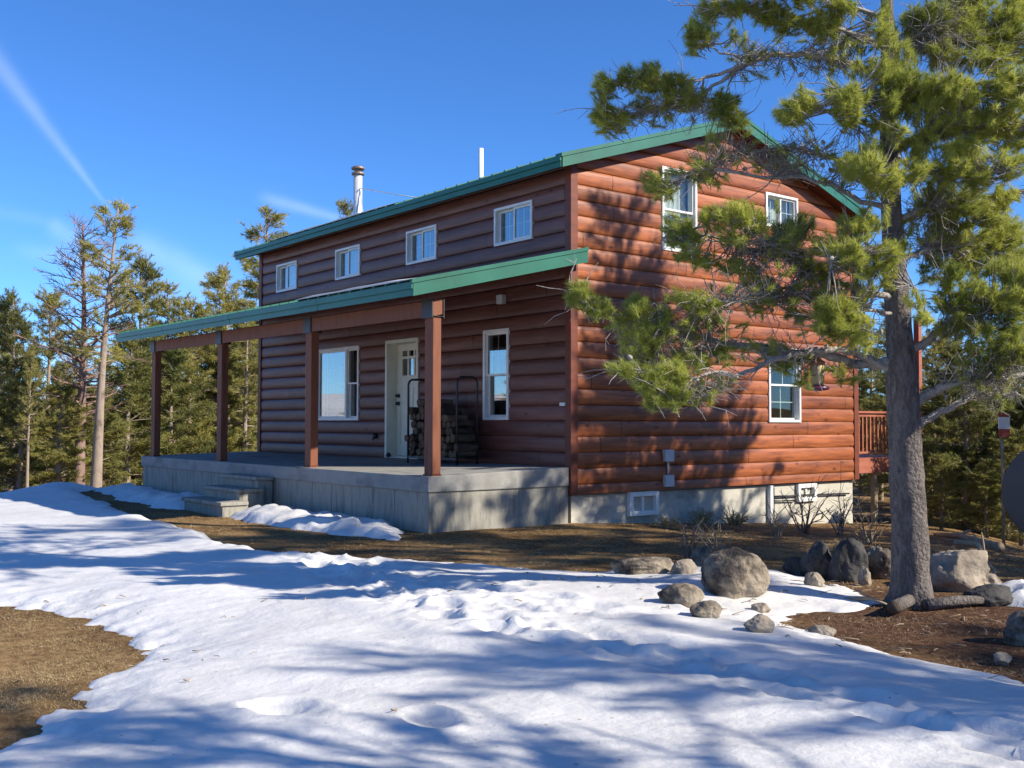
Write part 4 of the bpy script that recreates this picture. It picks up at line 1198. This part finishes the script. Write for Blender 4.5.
VAR = [
 make_pine(11, 8., .15, .10, 1.65, 4200, (MAT['bark_far'], MAT['needles_far']), .14),
 make_pine(12, 7., .13, .06, 1.7, 4200, (MAT['bark_far'], MAT['needles_far']), .16),
 make_pine(13, 9., .16, .22, 1.5, 3800, (MAT['bark_far'], MAT['needles_far']), .2, sparse=.12),
 make_pine(14, 6., .11, .03, 1.5, 3800, (MAT['bark_far'], MAT['needles_dark']), .0),
 make_pine(15, 8.5, .15, .12, 1.45, 3800, (MAT['bark_far'], MAT['needles_dark']), .05, droop=.25),
 make_pine(17, 9., .15, .16, 2.2, 2300, (MAT['bark_far'], MAT['needles_far']), .42, sparse=.12, nl=.19),
 make_pine(19, 10., .15, .28, 2.5, 800, (MAT['bark_far'], MAT['needles_far']), .7, sparse=.1, whorl=.26, nl=.19),
 make_pine(18, 12., .17, .52, 2.3, 2600, (MAT['bark_far'], MAT['needles_far']), .35, sparse=.1, nl=.19),
 make_pine(16, 9., .16, .34, 1.25, 2600, (MAT['bark_far'], MAT['needles_far']), .2, lean=(.03,.02), sparse=.2),
]
VH = [8., 7., 9., 6., 8.5, 9., 10., 12., 9.]
trng = random.Random(99)
def plant(var, loc, h, label, group, wide=1., rz=None, name='pine_tree'):
    r = empty(name, loc, label, 'tree', group, trng.uniform(0, 6.28) if rz is None else rz)
    s = h/VH[var]; r.scale = (s*wide, s*wide, s)
    t = bpy.data.objects.new('trunk', VAR[var][0]); COL.objects.link(t); t.parent = r
    c = bpy.data.objects.new('crown', VAR[var][1]); COL.objects.link(c); c.parent = r
    return r
def top_h(u, v, depth, base): return at(u, v, depth).z - base.z
def plant_px(var, u, vtop, depth, label, group=None, wide=1.):
    if u < 400: depth *= 1.28
    b = ground_at_depth(u, depth)
    return plant(var, b, top_h(u, vtop, depth, b) , label, group, wide)

# left of the house, beyond the drift
m = MB()
tm, cm = make_pine(31, 7.6, .17, .26, 1.9, 0, (MAT['bark_red'], MAT['needles_far']), 1.0, lean=(-.01,.0), whorl=.22)
b = ground_at_depth(80, 33.); r = empty('bare_tree', b, 'tall bare reddish dead tree standing left of the leaning pine', 'tree')
s = top_h(78, 222, 33., b)/7.6; r.scale = (s, s, s); link_mesh('trunk', tm, None, r)
tm, cm = make_pine(36, 8.4, .17, .42, 1.25, 2600, (MAT['bark_far'], MAT['needles_far']), .3, lean=(.03,.037), sparse=.1)
b = ground_at_depth(97, 32.); r = empty('leaning_pine', b, 'tallest pale trunked pine with thin crown beside the bare tree at left', 'tree')
s = top_h(112, 203, 32., b)/8.4; r.scale = (s, s, s); link_mesh('trunk', tm, None, r); link_mesh('crown', cm, None, r)
GL = 'pines standing beyond the snow at the left'
LB = 'green pine among the dense stand beyond the snow drift left of the house'
plant_px(0, 12, 296, 27, LB, GL); plant_px(1, 46, 292, 28, LB, GL, .9); plant_px(2, -25, 285, 27, LB, GL)
plant_px(8, 28, 345, 24.5, 'thin short pine in front of the stand at the far left edge', None, .7)
plant_px(0, 140, 262, 31, 'pine with broad crown just left of the porch roof end', None, .95)
plant_px(2, 165, 285, 34, LB, GL); plant_px(1, 190, 300, 32, LB, GL, 1.1)
plant_px(3, 128, 330, 29, LB, GL, 1.3); plant_px(3, 170, 350, 30.5, LB, GL, 1.4); plant_px(3, 212, 345, 33, LB, GL, 1.4)
plant_px(2, 260, 212, 36, 'tallest pine rising behind the left end of the house roof', None, 1.25)
plant_px(0, 226, 272, 34, 'pine with full crown left of the tall one behind the house roof', None, 1.1)
plant_px(4, 245, 300, 32.5, LB, GL, 1.0)
plant_px(2, 344, 204, 34, 'pine tip showing above the roof beside the metal chimney pipe', None, .8)
plant_px(3, 60, 385, 25.5, LB, GL, 1.5); plant_px(3, 20, 380, 26, LB, GL, 1.6); plant_px(3, 100, 390, 27, LB, GL, 1.5)
for u_, v_, d_, vr in ((-60,300,30,0),(0,310,34,1),(70,330,36,4),(150,325,38,0),(200,318,33,1),(235,320,36,4),(-90,280,26,0),(10,360,36,1),(110,360,38,0),(165,350,36,3),(220,350,37,1),(60,370,31,3),(85,385,32,3),(175,380,34,3),(240,390,35,3),(262,360,37,3),(140,395,33,3)):
    plant_px(vr, u_, v_, d_, LB, GL, 1.2)

# right of the house, down the slope
GR = 'pines down the slope at the right'
LR = 'dark green pine on the slope behind the big pine at the right edge'
for u_, v_, d_, vr, wd in ((870,330,30,4,1.1),(900,352,26,0,1.2),(935,335,24,1,1.1),(965,345,20,3,1.3),(1000,335,23,0,1.1),(1035,330,20,4,1.2),(1060,320,24,1,1.2),(985,380,21,3,1.3),(1025,390,20,3,1.2),(945,390,23,3,1.4),(915,385,25,3,1.4),(880,400,27,3,1.4),(892,300,34,4,1.),(950,325,30,0,1.2),(1015,345,28,4,1.2),(1060,360,20,3,1.2),(860,380,30,3,1.2),(930,440,22,3,1.6),(1005,440,19.5,3,1.5),(968,450,20,3,1.5),(940,455,18.5,3,1.6),(985,460,18,3,1.5),(1020,430,18,3,1.4),(955,420,28,1,1.3),(990,410,30,1,1.3),(925,400,32,0,1.2),(1030,400,30,0,1.2),(905,420,30,3,1.6)):
    plant_px(vr, u_, v_, d_, LR, GR, wd)

# trees beyond the right edge of the picture: they shade the gable and the snow
GS = 'pines standing beyond the right edge'
LS = 'tall pine standing beyond the right edge of the picture'
for x_, y_, h_, vr, wd in ((6.3, 5.1, 9.4, 5, .85), (7.6, 7.0, 8.6, 5, .9), (7.0, 7.5, 8.6, 5, .9), (6.5, 6.3, 6.4, 5, 1.0), (6.7, 4.8, 10.6, 7, .75), (8.4, 6.3, 11.2, 7, .8), (11.6, 3.9, 11.5, 5, .8), (8.2, 4.2, 8.0, 5, .9),
    (13.4, 5.2, 11., 6, 1.), (14.6, 4.7, 15., 7, .75), (14.6, -1.4, 8., 6, 1.), (13.4, -4.4, 7.6, 6, .9), (18.2, -2.8, 9.5, 6, 1.), (20.5, 3., 12.5, 6, 1.), (20.5, -5.6, 9., 6, 1.), (24, 4.5, 11., 1, 1.), (26,-1,10,2,1.), (19,10.5,11,2,1.)):
    plant(vr, (x_, y_, ground_z(x_, y_)), h_, LS, GS, wd)
# open country behind the camera
for x_, y_, h_, vr in ((-26,-30,8,0),(-14,-38,9,1),(0,-42,8,4),(-36,-22,8,2),(12,-40,9,0),(-44,-36,9,1)):
    plant(vr, (x_, y_, ground_z(x_, y_)), h_, 'pine standing far off behind the photographer', 'pines behind the photographer')

# ------------------------------------------------------------------ the big pine in front of the gable
pb = on_ground(912, 606); DT = depth_of(pb)
pine = empty('big_pine', pb, 'big foreground pine with thick grey trunk and sunlit limbs before the gable', 'tree')
prg = random.Random(5); nrg = np.random.default_rng(5)
def loc(u, v, dd=0.): return at(u, v, DT + dd) - pb
def smooth_path(P, n=5):
    out = []
    for i in range(len(P)-1):
        p0 = P[max(0, i-1)]; p1 = P[i]; p2 = P[i+1]; p3 = P[min(len(P)-1, i+2)]
        for k in range(n):
            t = k/n
            out.append(.5*((2*p1) + (p2-p0)*t + (2*p0-5*p1+4*p2-p3)*t*t + (3*p1-p0-3*p2+p3)*t**3))
    out.append(P[-1]); return out
m = MB()
TP = [(913,628,.21),(912,604,.172),(911,580,.158),(910,540,.152),(907,480,.147),(904,420,.142),(902,380,.138),(900,345,.118),(896,290,.104),(892,220,.092),(889,150,.078),(888,80,.063),(887,0,.052),(885,-90,.042),(883,-190,.032),(880,-290,.027),(877,-400,.016),(875,-520,.005)]
tp_ = smooth_path([loc(u, v) for u, v, r in TP]); rr_ = []
for i in range(len(TP)-1):
    for k in range(5): rr_.append(TP[i][2] + (TP[i+1][2]-TP[i][2])*k/5)
rr_.append(TP[-1][2])
# dense trunk so the bark plates can be real relief
fine = []; fr = []
for i in range(len(tp_)-1):
    for k in range(3): fine.append(tp_[i].lerp(tp_[i+1], k/3)); fr.append(rr_[i] + (rr_[i+1]-rr_[i])*k/3)
fine.append(tp_[-1]); fr.append(rr_[-1]); fr = [r*.87 for r in fr]
m.tube(fine, fr, 40)
for i, p in enumerate(m.v):
    k = min(len(fine)-1, i//40); c = fine[k]; o_ = Vector(p) - c
    if o_.length < 1e-6: continue
    q = Vector(p); a = math.atan2(o_.y, o_.x)
    nz = mnoise.fractal(Vector((q.x*16, q.y*16, q.z*5)), .8, 2.1, 3)
    fl = 1 + .10*math.exp(-max(0, q.z)/.25) + .5*math.exp(-max(0, q.z)/.10)*max(0, math.cos(a*2.5 + .8))**1.5
    m.v[i] = tuple(c + o_*(fl + .075*nz))
trunk = m.build('trunk', MAT['bark'], pine)

BR = [  # (image-measured course of a limb, depth of its start and tip relative to the trunk, radius)
 ([(893,362),(860,364),(830,356),(800,353),(760,347),(720,343),(685,334),(650,325),(618,316),(588,300),(574,293)], 0, -.5, .042),
 ([(893,372),(860,355),(835,350),(800,352),(770,362),(740,376),(712,389),(690,398),(668,398)], 0, -.9, .034),
 ([(738,376),(715,372),(690,378),(660,380),(625,370)], -.7, -.9, .016),
 ([(720,343),(700,352),(670,358),(640,366),(612,370)], -.35, -.2, .016),
 ([(896,300),(870,292),(840,284),(812,272),(785,258),(755,250),(725,240),(700,232),(672,225)], 0, -.45, .030),
 ([(812,272),(790,288),(770,300),(740,302),(712,302),(690,302)], -.2, -.6, .016),
 ([(896,316),(870,310),(850,312),(832,322)], 0, -.7, .018),
 ([(785,258),(770,245),(750,232),(730,222)], -.25, -.7, .012),
 ([(892,208),(862,202),(835,186),(800,178),(765,178),(735,172),(705,172),(680,178),(656,186)], 0, .25, .024),
 ([(890,175),(860,166),(830,158),(795,150),(760,150),(730,158),(705,170)], 0, .5, .022),
 ([(889,130),(860,122),(830,110),(800,105)], 0, -.5, .018),
 ([(888,112),(862,98),(845,92)], 0, -.6, .014),
 ([(888,82),(860,66),(830,58),(795,54),(765,56),(735,70),(705,78),(675,82),(645,80),(612,82)], 0, .2, .030),
 ([(765,56),(740,58),(715,50),(700,36),(690,28)], .05, .3, .014),
 ([(735,70),(705,92),(680,104),(650,110),(620,116),(602,112)], .1, .5, .016),
 ([(735,72),(728,90),(722,106),(740,118)], .1, .1, .010),
 ([(888,48),(860,36),(830,26),(795,18),(765,12),(735,8),(705,10)], 0, -.4, .026),
 ([(887,20),(860,8),(835,0),(800,-14),(770,-20)], 0, -.5, .02),
 ([(905,408),(930,394),(955,384),(985,379),(1024,376),(1070,370),(1110,378)], 0, -.3, .052),
 ([(908,432),(930,418),(955,405),(980,394),(1005,393),(1040,398),(1090,402)], 0, .3, .040),
 ([(902,352),(930,338),(955,318),(985,312),(1020,300),(1060,296)], 0, -.4, .04),
 ([(955,318),(950,298),(945,280),(955,272)], -.2, -.4, .014),
 ([(985,379),(1000,368),(1015,356),(1030,350)], -.15, -.4, .016),
 ([(897,262),(925,250),(950,248),(985,244),(1020,240)], 0, .6, .030),
 ([(894,222),(920,210),(955,204),(990,198),(1030,186)], 0, .1, .034),
 ([(891,160),(910,142),(930,134),(960,128),(1000,126),(1040,118)], 0, -.5, .028),
 ([(890,118),(915,100),(940,90),(970,86),(1005,80),(1040,76)], 0, -.7, .022),
 ([(889,60),(905,42),(930,26),(955,4),(975,-18)], 0, .2, .03),
 ([(930,26),(960,34),(990,36),(1020,30)], .1, .3, .016),
 ([(890,150),(915,168),(945,172),(985,174),(1020,168)], 0, -.6, .018),
 ([(892,195),(875,185),(860,170)], 0, -.8, .014),
 ([(894,240),(880,246),(855,248),(830,262)], 0, -.7, .014),
 ([(895,270),(915,290),(925,315)], 0, -.9, .012),
]
lb = MB(); NODES = []; NBR = []
for pts, d0, d1, r0 in BR:
    n = len(pts); P_ = []
    for i, (u, v) in enumerate(pts):
        f = i/(n-1); P_.append(loc(u, v, d0 + (d1-d0)*f + (.06*math.sin(i*2.1 + u) if 0 < i < n-1 else 0)))
    P_ = smooth_path(P_, 4); N = len(P_)
    P_ = [p + Vector((prg.gauss(0,.008), prg.gauss(0,.008), prg.gauss(0,.008))) if 0 < i else p for i, p in enumerate(P_)]
    rad = [r0*(1 - .8*(i/(N-1))**.8) for i in range(N)]
    lb.tube(P_, rad, 8, jitter=.15, rng=prg)
    for i, p in enumerate(P_):
        if i > N*.12: NODES.append(p); NBR.append((P_[min(N-1, i+1)] - P_[max(0, i-1)]).normalized())
    # bare side twigs
    for i in range(int(N*.2), N):
        for _ in range(2 if r0 > .015 else 1):
            if prg.random() < .6: continue
            tdir = (P_[min(N-1, i+1)] - P_[i-1]).normalized()
            d = (tdir*.7 + Vector((prg.gauss(0,.6), prg.gauss(0,.6), prg.gauss(0,.6)))).normalized(); L = prg.uniform(.1, .42)
            q = [P_[i]]
            for k in range(4):
                d = (d + Vector((prg.gauss(0,.22), prg.gauss(0,.22), prg.gauss(.03,.22)))).normalized(); q.append(q[-1] + d*L/4)
            rt = prg.uniform(.004, .007)
            lb.tube(q, [rt*(1-.7*k/4) for k in range(5)], 4, cap=False)
            for _k in range(prg.choice((0,1,2))):
                e = q[prg.choice((1,2,3))]; d2 = (d + Vector((prg.gauss(0,.7), prg.gauss(0,.7), prg.gauss(0,.7)))).normalized()
                lb.tube([e, e + d2*prg.uniform(.05,.16)], [.003, .0018], 3, cap=False)
            if prg.random() < .35 and L < .26:      # a dark cone
                c = q[prg.choice((2,3,4))]; lb.tube([c, c+d*.012, c+d*.03, c+d*.045], [.004,.017,.015,.004], 6)
CL = [  # foliage masses: u, v, half-width, half-height, depth offset hint, fill
 (602,85,14,14,.2,1),(600,112,12,20,.4,1),(618,120,16,14,.5,1),(632,76,16,12,.2,1),(652,75,20,15,.1,1.1),(674,86,18,14,.1,1.1),(692,96,14,12,.1,.9),(722,108,18,18,.1,1.1),(738,122,14,12,.1,.9),(650,104,22,10,.4,.5),(680,100,18,10,.4,.5),(604,130,10,8,.5,.8),
 (700,30,18,20,.3,.9),(690,44,12,12,.3,.7),(712,10,16,12,-.3,1),(735,8,16,10,-.3,1),(765,10,22,13,-.3,1.1),(790,20,20,12,-.3,1),(820,22,22,14,-.3,.9),(842,6,22,12,-.4,1),(805,-8,25,12,-.5,1),(770,-18,22,14,-.5,1),(730,30,20,10,.1,.3),
 (788,112,15,15,-.5,1.1),(805,100,14,14,-.5,1.),(830,90,16,14,-.4,.5),(845,98,18,16,-.6,1),(852,112,14,14,-.6,.9),(862,98,12,12,-.5,.6),
 (895,82,20,15,-.4,.9),(915,76,20,16,-.6,1),(935,76,22,14,-.7,1.1),(962,78,22,14,-.7,1.1),(978,98,22,18,-.7,1),(1000,85,18,14,-.7,1),(1018,78,14,16,-.7,1),(1015,106,12,18,-.6,.9),(910,100,18,12,-.4,.7),(945,100,18,12,-.5,.7),
 (850,165,18,13,-.6,1),(868,166,18,14,-.8,1),(888,176,20,14,-.8,.9),(915,170,20,13,-.6,.8),(960,168,20,14,-.6,.9),(985,176,16,12,-.6,.9),(1012,168,16,14,-.5,.9),(880,190,16,8,-.6,.5),
 (985,30,20,20,.3,.9),(1008,28,20,22,.3,1),(960,34,24,16,.2,.7),(930,18,22,16,.1,.7),(905,30,18,14,.2,.5),(1010,60,18,12,0,.8),(960,-4,24,14,.2,1),(1005,140,20,18,-.3,.9),(975,140,18,10,-.4,.5),(1030,45,14,20,.2,1),(1035,130,14,25,-.3,1),(860,45,20,14,.1,.35),(830,65,22,10,.1,.3),(885,10,18,12,-.2,.4),
 (655,180,14,15,.25,.9),(664,196,10,10,.2,.6),(690,172,24,10,.4,.7),(715,180,18,10,.4,.4),
 (680,236,20,17,-.4,.9),(672,224,12,10,-.4,.7),(714,218,18,11,-.6,1),(736,212,18,12,-.7,1.2),(758,220,16,12,-.6,1),(782,232,18,14,-.3,1.1),(802,226,14,13,-.3,.9),(690,256,20,11,-.4,.7),(712,262,14,10,-.4,.5),(752,274,18,11,-.3,.6),(805,258,16,12,-.2,.9),(735,240,20,10,-.5,.6),(768,250,14,8,-.3,.5),
 (694,300,17,10,-.6,1.1),(712,302,10,8,-.6,.7),(676,294,10,8,-.6,.7),
 (578,294,14,14,-.5,1.1),(600,306,18,11,-.5,1),(634,306,18,14,-.5,.8),(662,312,16,10,-.4,.8),(648,332,24,16,-.4,.9),(640,346,18,12,-.4,.8),(620,322,18,8,-.4,.6),
 (780,242,14,12,-.4,.8),(822,268,18,12,-.3,.9),(850,252,18,14,-.7,1),(868,264,14,14,-.6,.8),(836,286,18,12,-.3,.6),(862,288,12,12,-.4,.5),
 (832,308,20,14,-.7,1.2),(828,326,16,14,-.7,1.2),(846,332,18,12,-.7,1.1),(868,324,11,9,-.6,.8),(850,312,14,12,-.7,.9),
 (896,252,12,18,-.7,.9),(885,275,12,12,-.5,.5),(908,240,10,10,-.5,.5),(925,318,10,9,-.9,.9),(915,300,10,10,-.9,.5),
 (955,214,30,16,.1,1.1),(992,212,20,18,.1,1.1),(940,240,24,14,.5,1),(975,240,24,17,.5,1.1),(1010,232,18,20,.4,1.1),(925,262,16,12,.4,.6),(905,222,14,12,.1,.4),(1020,260,14,18,.3,1),
 (955,271,13,9,-.4,1.1),(948,285,10,8,-.4,.8),(980,290,22,15,-.4,1.2),(996,300,18,12,-.4,1),(1000,270,20,13,-.1,1),(1015,300,14,18,-.4,1.1),(970,315,18,10,-.4,.7),(1010,330,18,12,-.4,.7),(1035,290,14,22,-.4,1),
 (622,368,18,9,-.8,.9),(650,380,19,16,-.9,1.1),(672,372,16,13,-.8,1),(692,360,20,13,-.4,1),(716,356,18,9,-.3,.7),(655,402,14,9,-.9,.8),(672,395,18,10,-.9,.8),(640,362,16,8,-.3,.8),
 (784,364,14,9,-.1,.9),(802,360,14,9,-.1,.6),(800,380,9,7,-.2,.6),(772,352,14,6,-.2,.6),(848,378,14,7,-.1,.5),(832,372,16,6,-.1,.6),
 (925,45,22,14,.3,.8),(950,60,20,12,.1,.8),(985,58,20,14,.1,.8),(1015,15,14,18,.3,1),(975,10,22,14,.3,.9),(905,140,20,12,-.3,.6),(935,130,20,12,-.4,.8),(960,120,20,12,-.5,.8),(990,124,20,12,-.5,.8),(930,190,22,12,.1,.8),(965,192,22,12,.1,.9),(1005,195,16,14,.1,.9),(915,205,16,10,.1,.6),(1015,125,14,14,-.4,.9),(950,150,20,10,-.5,.6),(985,155,20,10,-.5,.7),(940,222,16,12,.3,.9),(970,262,18,10,.5,.8),(1012,280,14,12,-.2,.9),(935,300,14,10,-.3,.5),(960,300,16,10,-.4,.7),(990,325,18,10,-.4,.7),(950,330,16,8,-.3,.5),(1020,318,14,12,-.4,.8),(870,145,14,10,-.5,.6),(865,70,16,12,-.2,.6),(905,50,14,12,-.3,.6),(880,120,14,10,-.5,.6),(875,215,14,12,-.6,.6),(860,232,14,10,-.6,.7),
 (889,28,12,12,-.6,.9),(884,62,10,12,-.6,.8),(893,100,12,12,-.6,.9),(898,130,10,10,-.6,.7),(915,20,18,12,.2,.8),(945,25,20,12,.3,.9),(905,62,18,10,-.3,.7),(930,105,20,12,-.5,.9),(1000,55,18,12,.2,.9),(1018,90,12,14,-.5,.9),(965,145,20,10,-.5,.8),(1005,108,18,12,-.6,.9),(925,150,16,10,-.5,.7),(1000,230,20,12,.4,.9),(955,255,20,12,.5,.9),(985,268,20,12,.4,.9),(1015,235,12,14,.4,.9),(935,275,16,12,.3,.7),(1010,345,18,12,-.4,.8),(975,330,18,10,-.3,.7),(1018,5,14,14,.3,.9),(960,15,20,12,.3,.8),
 (845,262,20,12,-.5,.9),(815,290,20,12,-.3,.8),(800,318,16,8,-.3,.6),(862,342,14,10,-.5,.8),(818,245,16,12,-.4,.9),(845,225,14,10,-.5,.7),(770,282,18,8,-.3,.6),(735,268,16,10,-.4,.7),(760,305,18,8,-.4,.6),(705,318,20,8,-.4,.6),
 (1000,362,18,11,-.4,.5),(1025,350,14,14,-.4,.7),(980,345,16,8,-.3,.4),
]
nodes = np.array([tuple(p) for p in NODES])
TC = []; TD = []
for u, v, ru, rv, dd, fill in CL:
    c = loc(u, v, dd); k = (DT+dd)/CF
    i0 = int(np.argmin(((nodes - np.array(c))**2).sum(1)))
    c = c + FWD*(nodes[i0] - np.array(c)).dot(np.array(FWD))*.6
    n = max(9, int(ru*rv/225*38*fill))
    near = np.argsort(((nodes - np.array(c))**2).sum(1))[:6]
    for j in range(n):
        while True:
            x, y, z = prg.uniform(-1,1), prg.uniform(-1,1), prg.uniform(-1,1)
            if x*x+y*y+z*z < 1: break
        p = c + RGT*(x*ru*k) + UPV*(y*rv*k) + FWD*(z*max(ru, rv)*k*1.2)
        i1 = int(near[prg.randrange(6)]); a = NODES[i1]
        d = (p - a); L = d.length
        if L > .9: a = p - d.normalized()*.5; d = p - a; L = .5
        dirn = (d.normalized()*.7 + NBR[i1]*.35 + Vector((0,0,.45)) + Vector((prg.gauss(0,.25), prg.gauss(0,.25), prg.gauss(0,.25)))).normalized()
        if prg.random() < .55:
            mid = a.lerp(p, .55) - dirn*.08*L + Vector((0,0,-.05*L))
            lb.tube([a, mid, p], [.006, .0045, .003], 4, cap=False)
        else:
            lb.tube([p - dirn*.13, p], [.004, .003], 3, cap=False)
        TC.append(p); TD.append(dirn)
# fine bare twigs filling the inner crown
TWIGS = [(720,150,50,18,.3),(780,162,50,15,.3),(690,120,40,14,.3),(700,330,60,18,-.4),(650,352,40,16,-.5),(722,386,34,14,-.7),(740,288,50,20,-.4),(800,300,40,22,-.4),(830,60,45,25,.1),(760,62,40,18,.1),(930,40,50,30,.2),(960,120,50,20,-.5),(950,180,50,18,-.4),(980,370,50,20,-.3),(960,330,45,16,-.3),(862,270,30,30,-.5),(650,112,40,15,.4),(1000,395,40,16,0),(780,250,50,22,-.3),(850,160,30,24,-.2),(920,230,40,24,.2),(700,395,30,12,-.8),(760,350,60,10,-.2),(800,140,40,14,.2),(960,60,50,20,0)]
for u, v, ru, rv, dd in TWIGS:
    k = (DT+dd)/CF; c = loc(u, v, dd)
    near = np.argsort(((nodes - np.array(c))**2).sum(1))[:14]
    for j in range(int(ru*rv/8)):
        i1 = int(near[prg.randrange(14)]); a = NODES[i1]
        p = c + RGT*(prg.gauss(0,.5)*ru*k) + UPV*(prg.gauss(0,.5)*rv*k) + FWD*(prg.gauss(0,.5)*ru*k)
        d = (p - a).normalized(); L = min((p - a).length, prg.uniform(.15,.5)); q = [a + (NBR[i1]*prg.uniform(-.04,.04))]
        for i in range(4): d = (d + Vector((prg.gauss(0,.25), prg.gauss(0,.25), prg.gauss(.03,.25)))).normalized(); q.append(q[-1] + d*L/4)
        lb.tube(q, [.0042,.0038,.003,.0024,.0016], 3, cap=False)
        for _k in range(2):
            e = q[prg.choice((1,2,3))]; d2 = (d + Vector((prg.gauss(0,.8), prg.gauss(0,.8), prg.gauss(0,.8)))).normalized()
            lb.tube([e, e + d2*prg.uniform(.04,.15)], [.0026,.0015], 3, cap=False)
        if prg.random() < .22: TC.append(q[-1]); TD.append(d)
# upper crown above the frame
for k in range(84):
    f = prg.random(); z = 4.9 + f*3.6
    c0 = min(tp_, key=lambda q: abs(q.z - z)); a = prg.uniform(0, 2*PI); L = (2.1*(1-f)+.4)*prg.uniform(.6, 1.1)
    d = Vector((math.cos(a), math.sin(a), .35)).normalized(); q = [c0]
    for i in range(5): d = (d + Vector((prg.gauss(0,.1), prg.gauss(0,.1), prg.gauss(.03,.08)))).normalized(); q.append(q[-1] + d*L/5)
    lb.tube(q, [.02*(1-.8*i/5) for i in range(6)], 6, cap=False)
    for j in range(int(34*L)):
        b = q[prg.randrange(2, 6)]; e = b + (d + Vector((prg.gauss(0,.8), prg.gauss(0,.8), prg.gauss(.2,.5)))).normalized()*prg.uniform(.08,.34)
        lb.tube([b, e], [.005, .003], 3, cap=False); TC.append(e); TD.append(e - b)
MAT['bark_limb'] = mottled('grey limb bark', [(.10,.088,.08),(.36,.33,.30),(.22,.195,.175)], (14,14,14), .95, .15, .8, 38, bdist=.02)
limbs = lb.build('limbs', MAT['bark_limb'], pine)
V = tufts(TC, TD, 92, .064, .0036, .6, .085, nrg)
cr_ = link_mesh('needles', bulk_mesh('needles', V, np.arange(len(V)).reshape(-1, 3)), MAT['needles'], pine)

# bird feeder hanging from a limb
fp = at(817, 352, DT - .12); zt = fp.z
fd = empty('bird_feeder', (fp.x, fp.y, at(817, 391, DT-.12).z), 'tan tube bird feeder with purple base hanging from the big pine', 'bird feeder')
hh = at(817, 362, DT-.12).z - fd.location.z
m = MB(); m.lathe([(.045,.045),(.052,.06),(.056,hh-.03),(.05,hh-.02)], (0,0,0), 18); m.build('seed_tube', MAT['feeder_tube'], fd)
m = MB(); m.lathe([(.03,0),(.085,.008),(.09,.03),(.05,.044)], (0,0,0), 18); m.build('feeder_base', MAT['feeder_base'], fd)
m = MB(); m.lathe([(.066,hh-.019),(.06,hh),(.02,hh+.03)], (0,0,0), 18); m.build('feeder_cap', MAT['wood_red'], fd)
m = MB(); m.tube([(0,0,hh+.02),(0,0,zt - fd.location.z + .03)], .004, 5); m.build('hanger', MAT['black'], fd)
print('tufts', len(TC), 'needles', len(TC)*64)
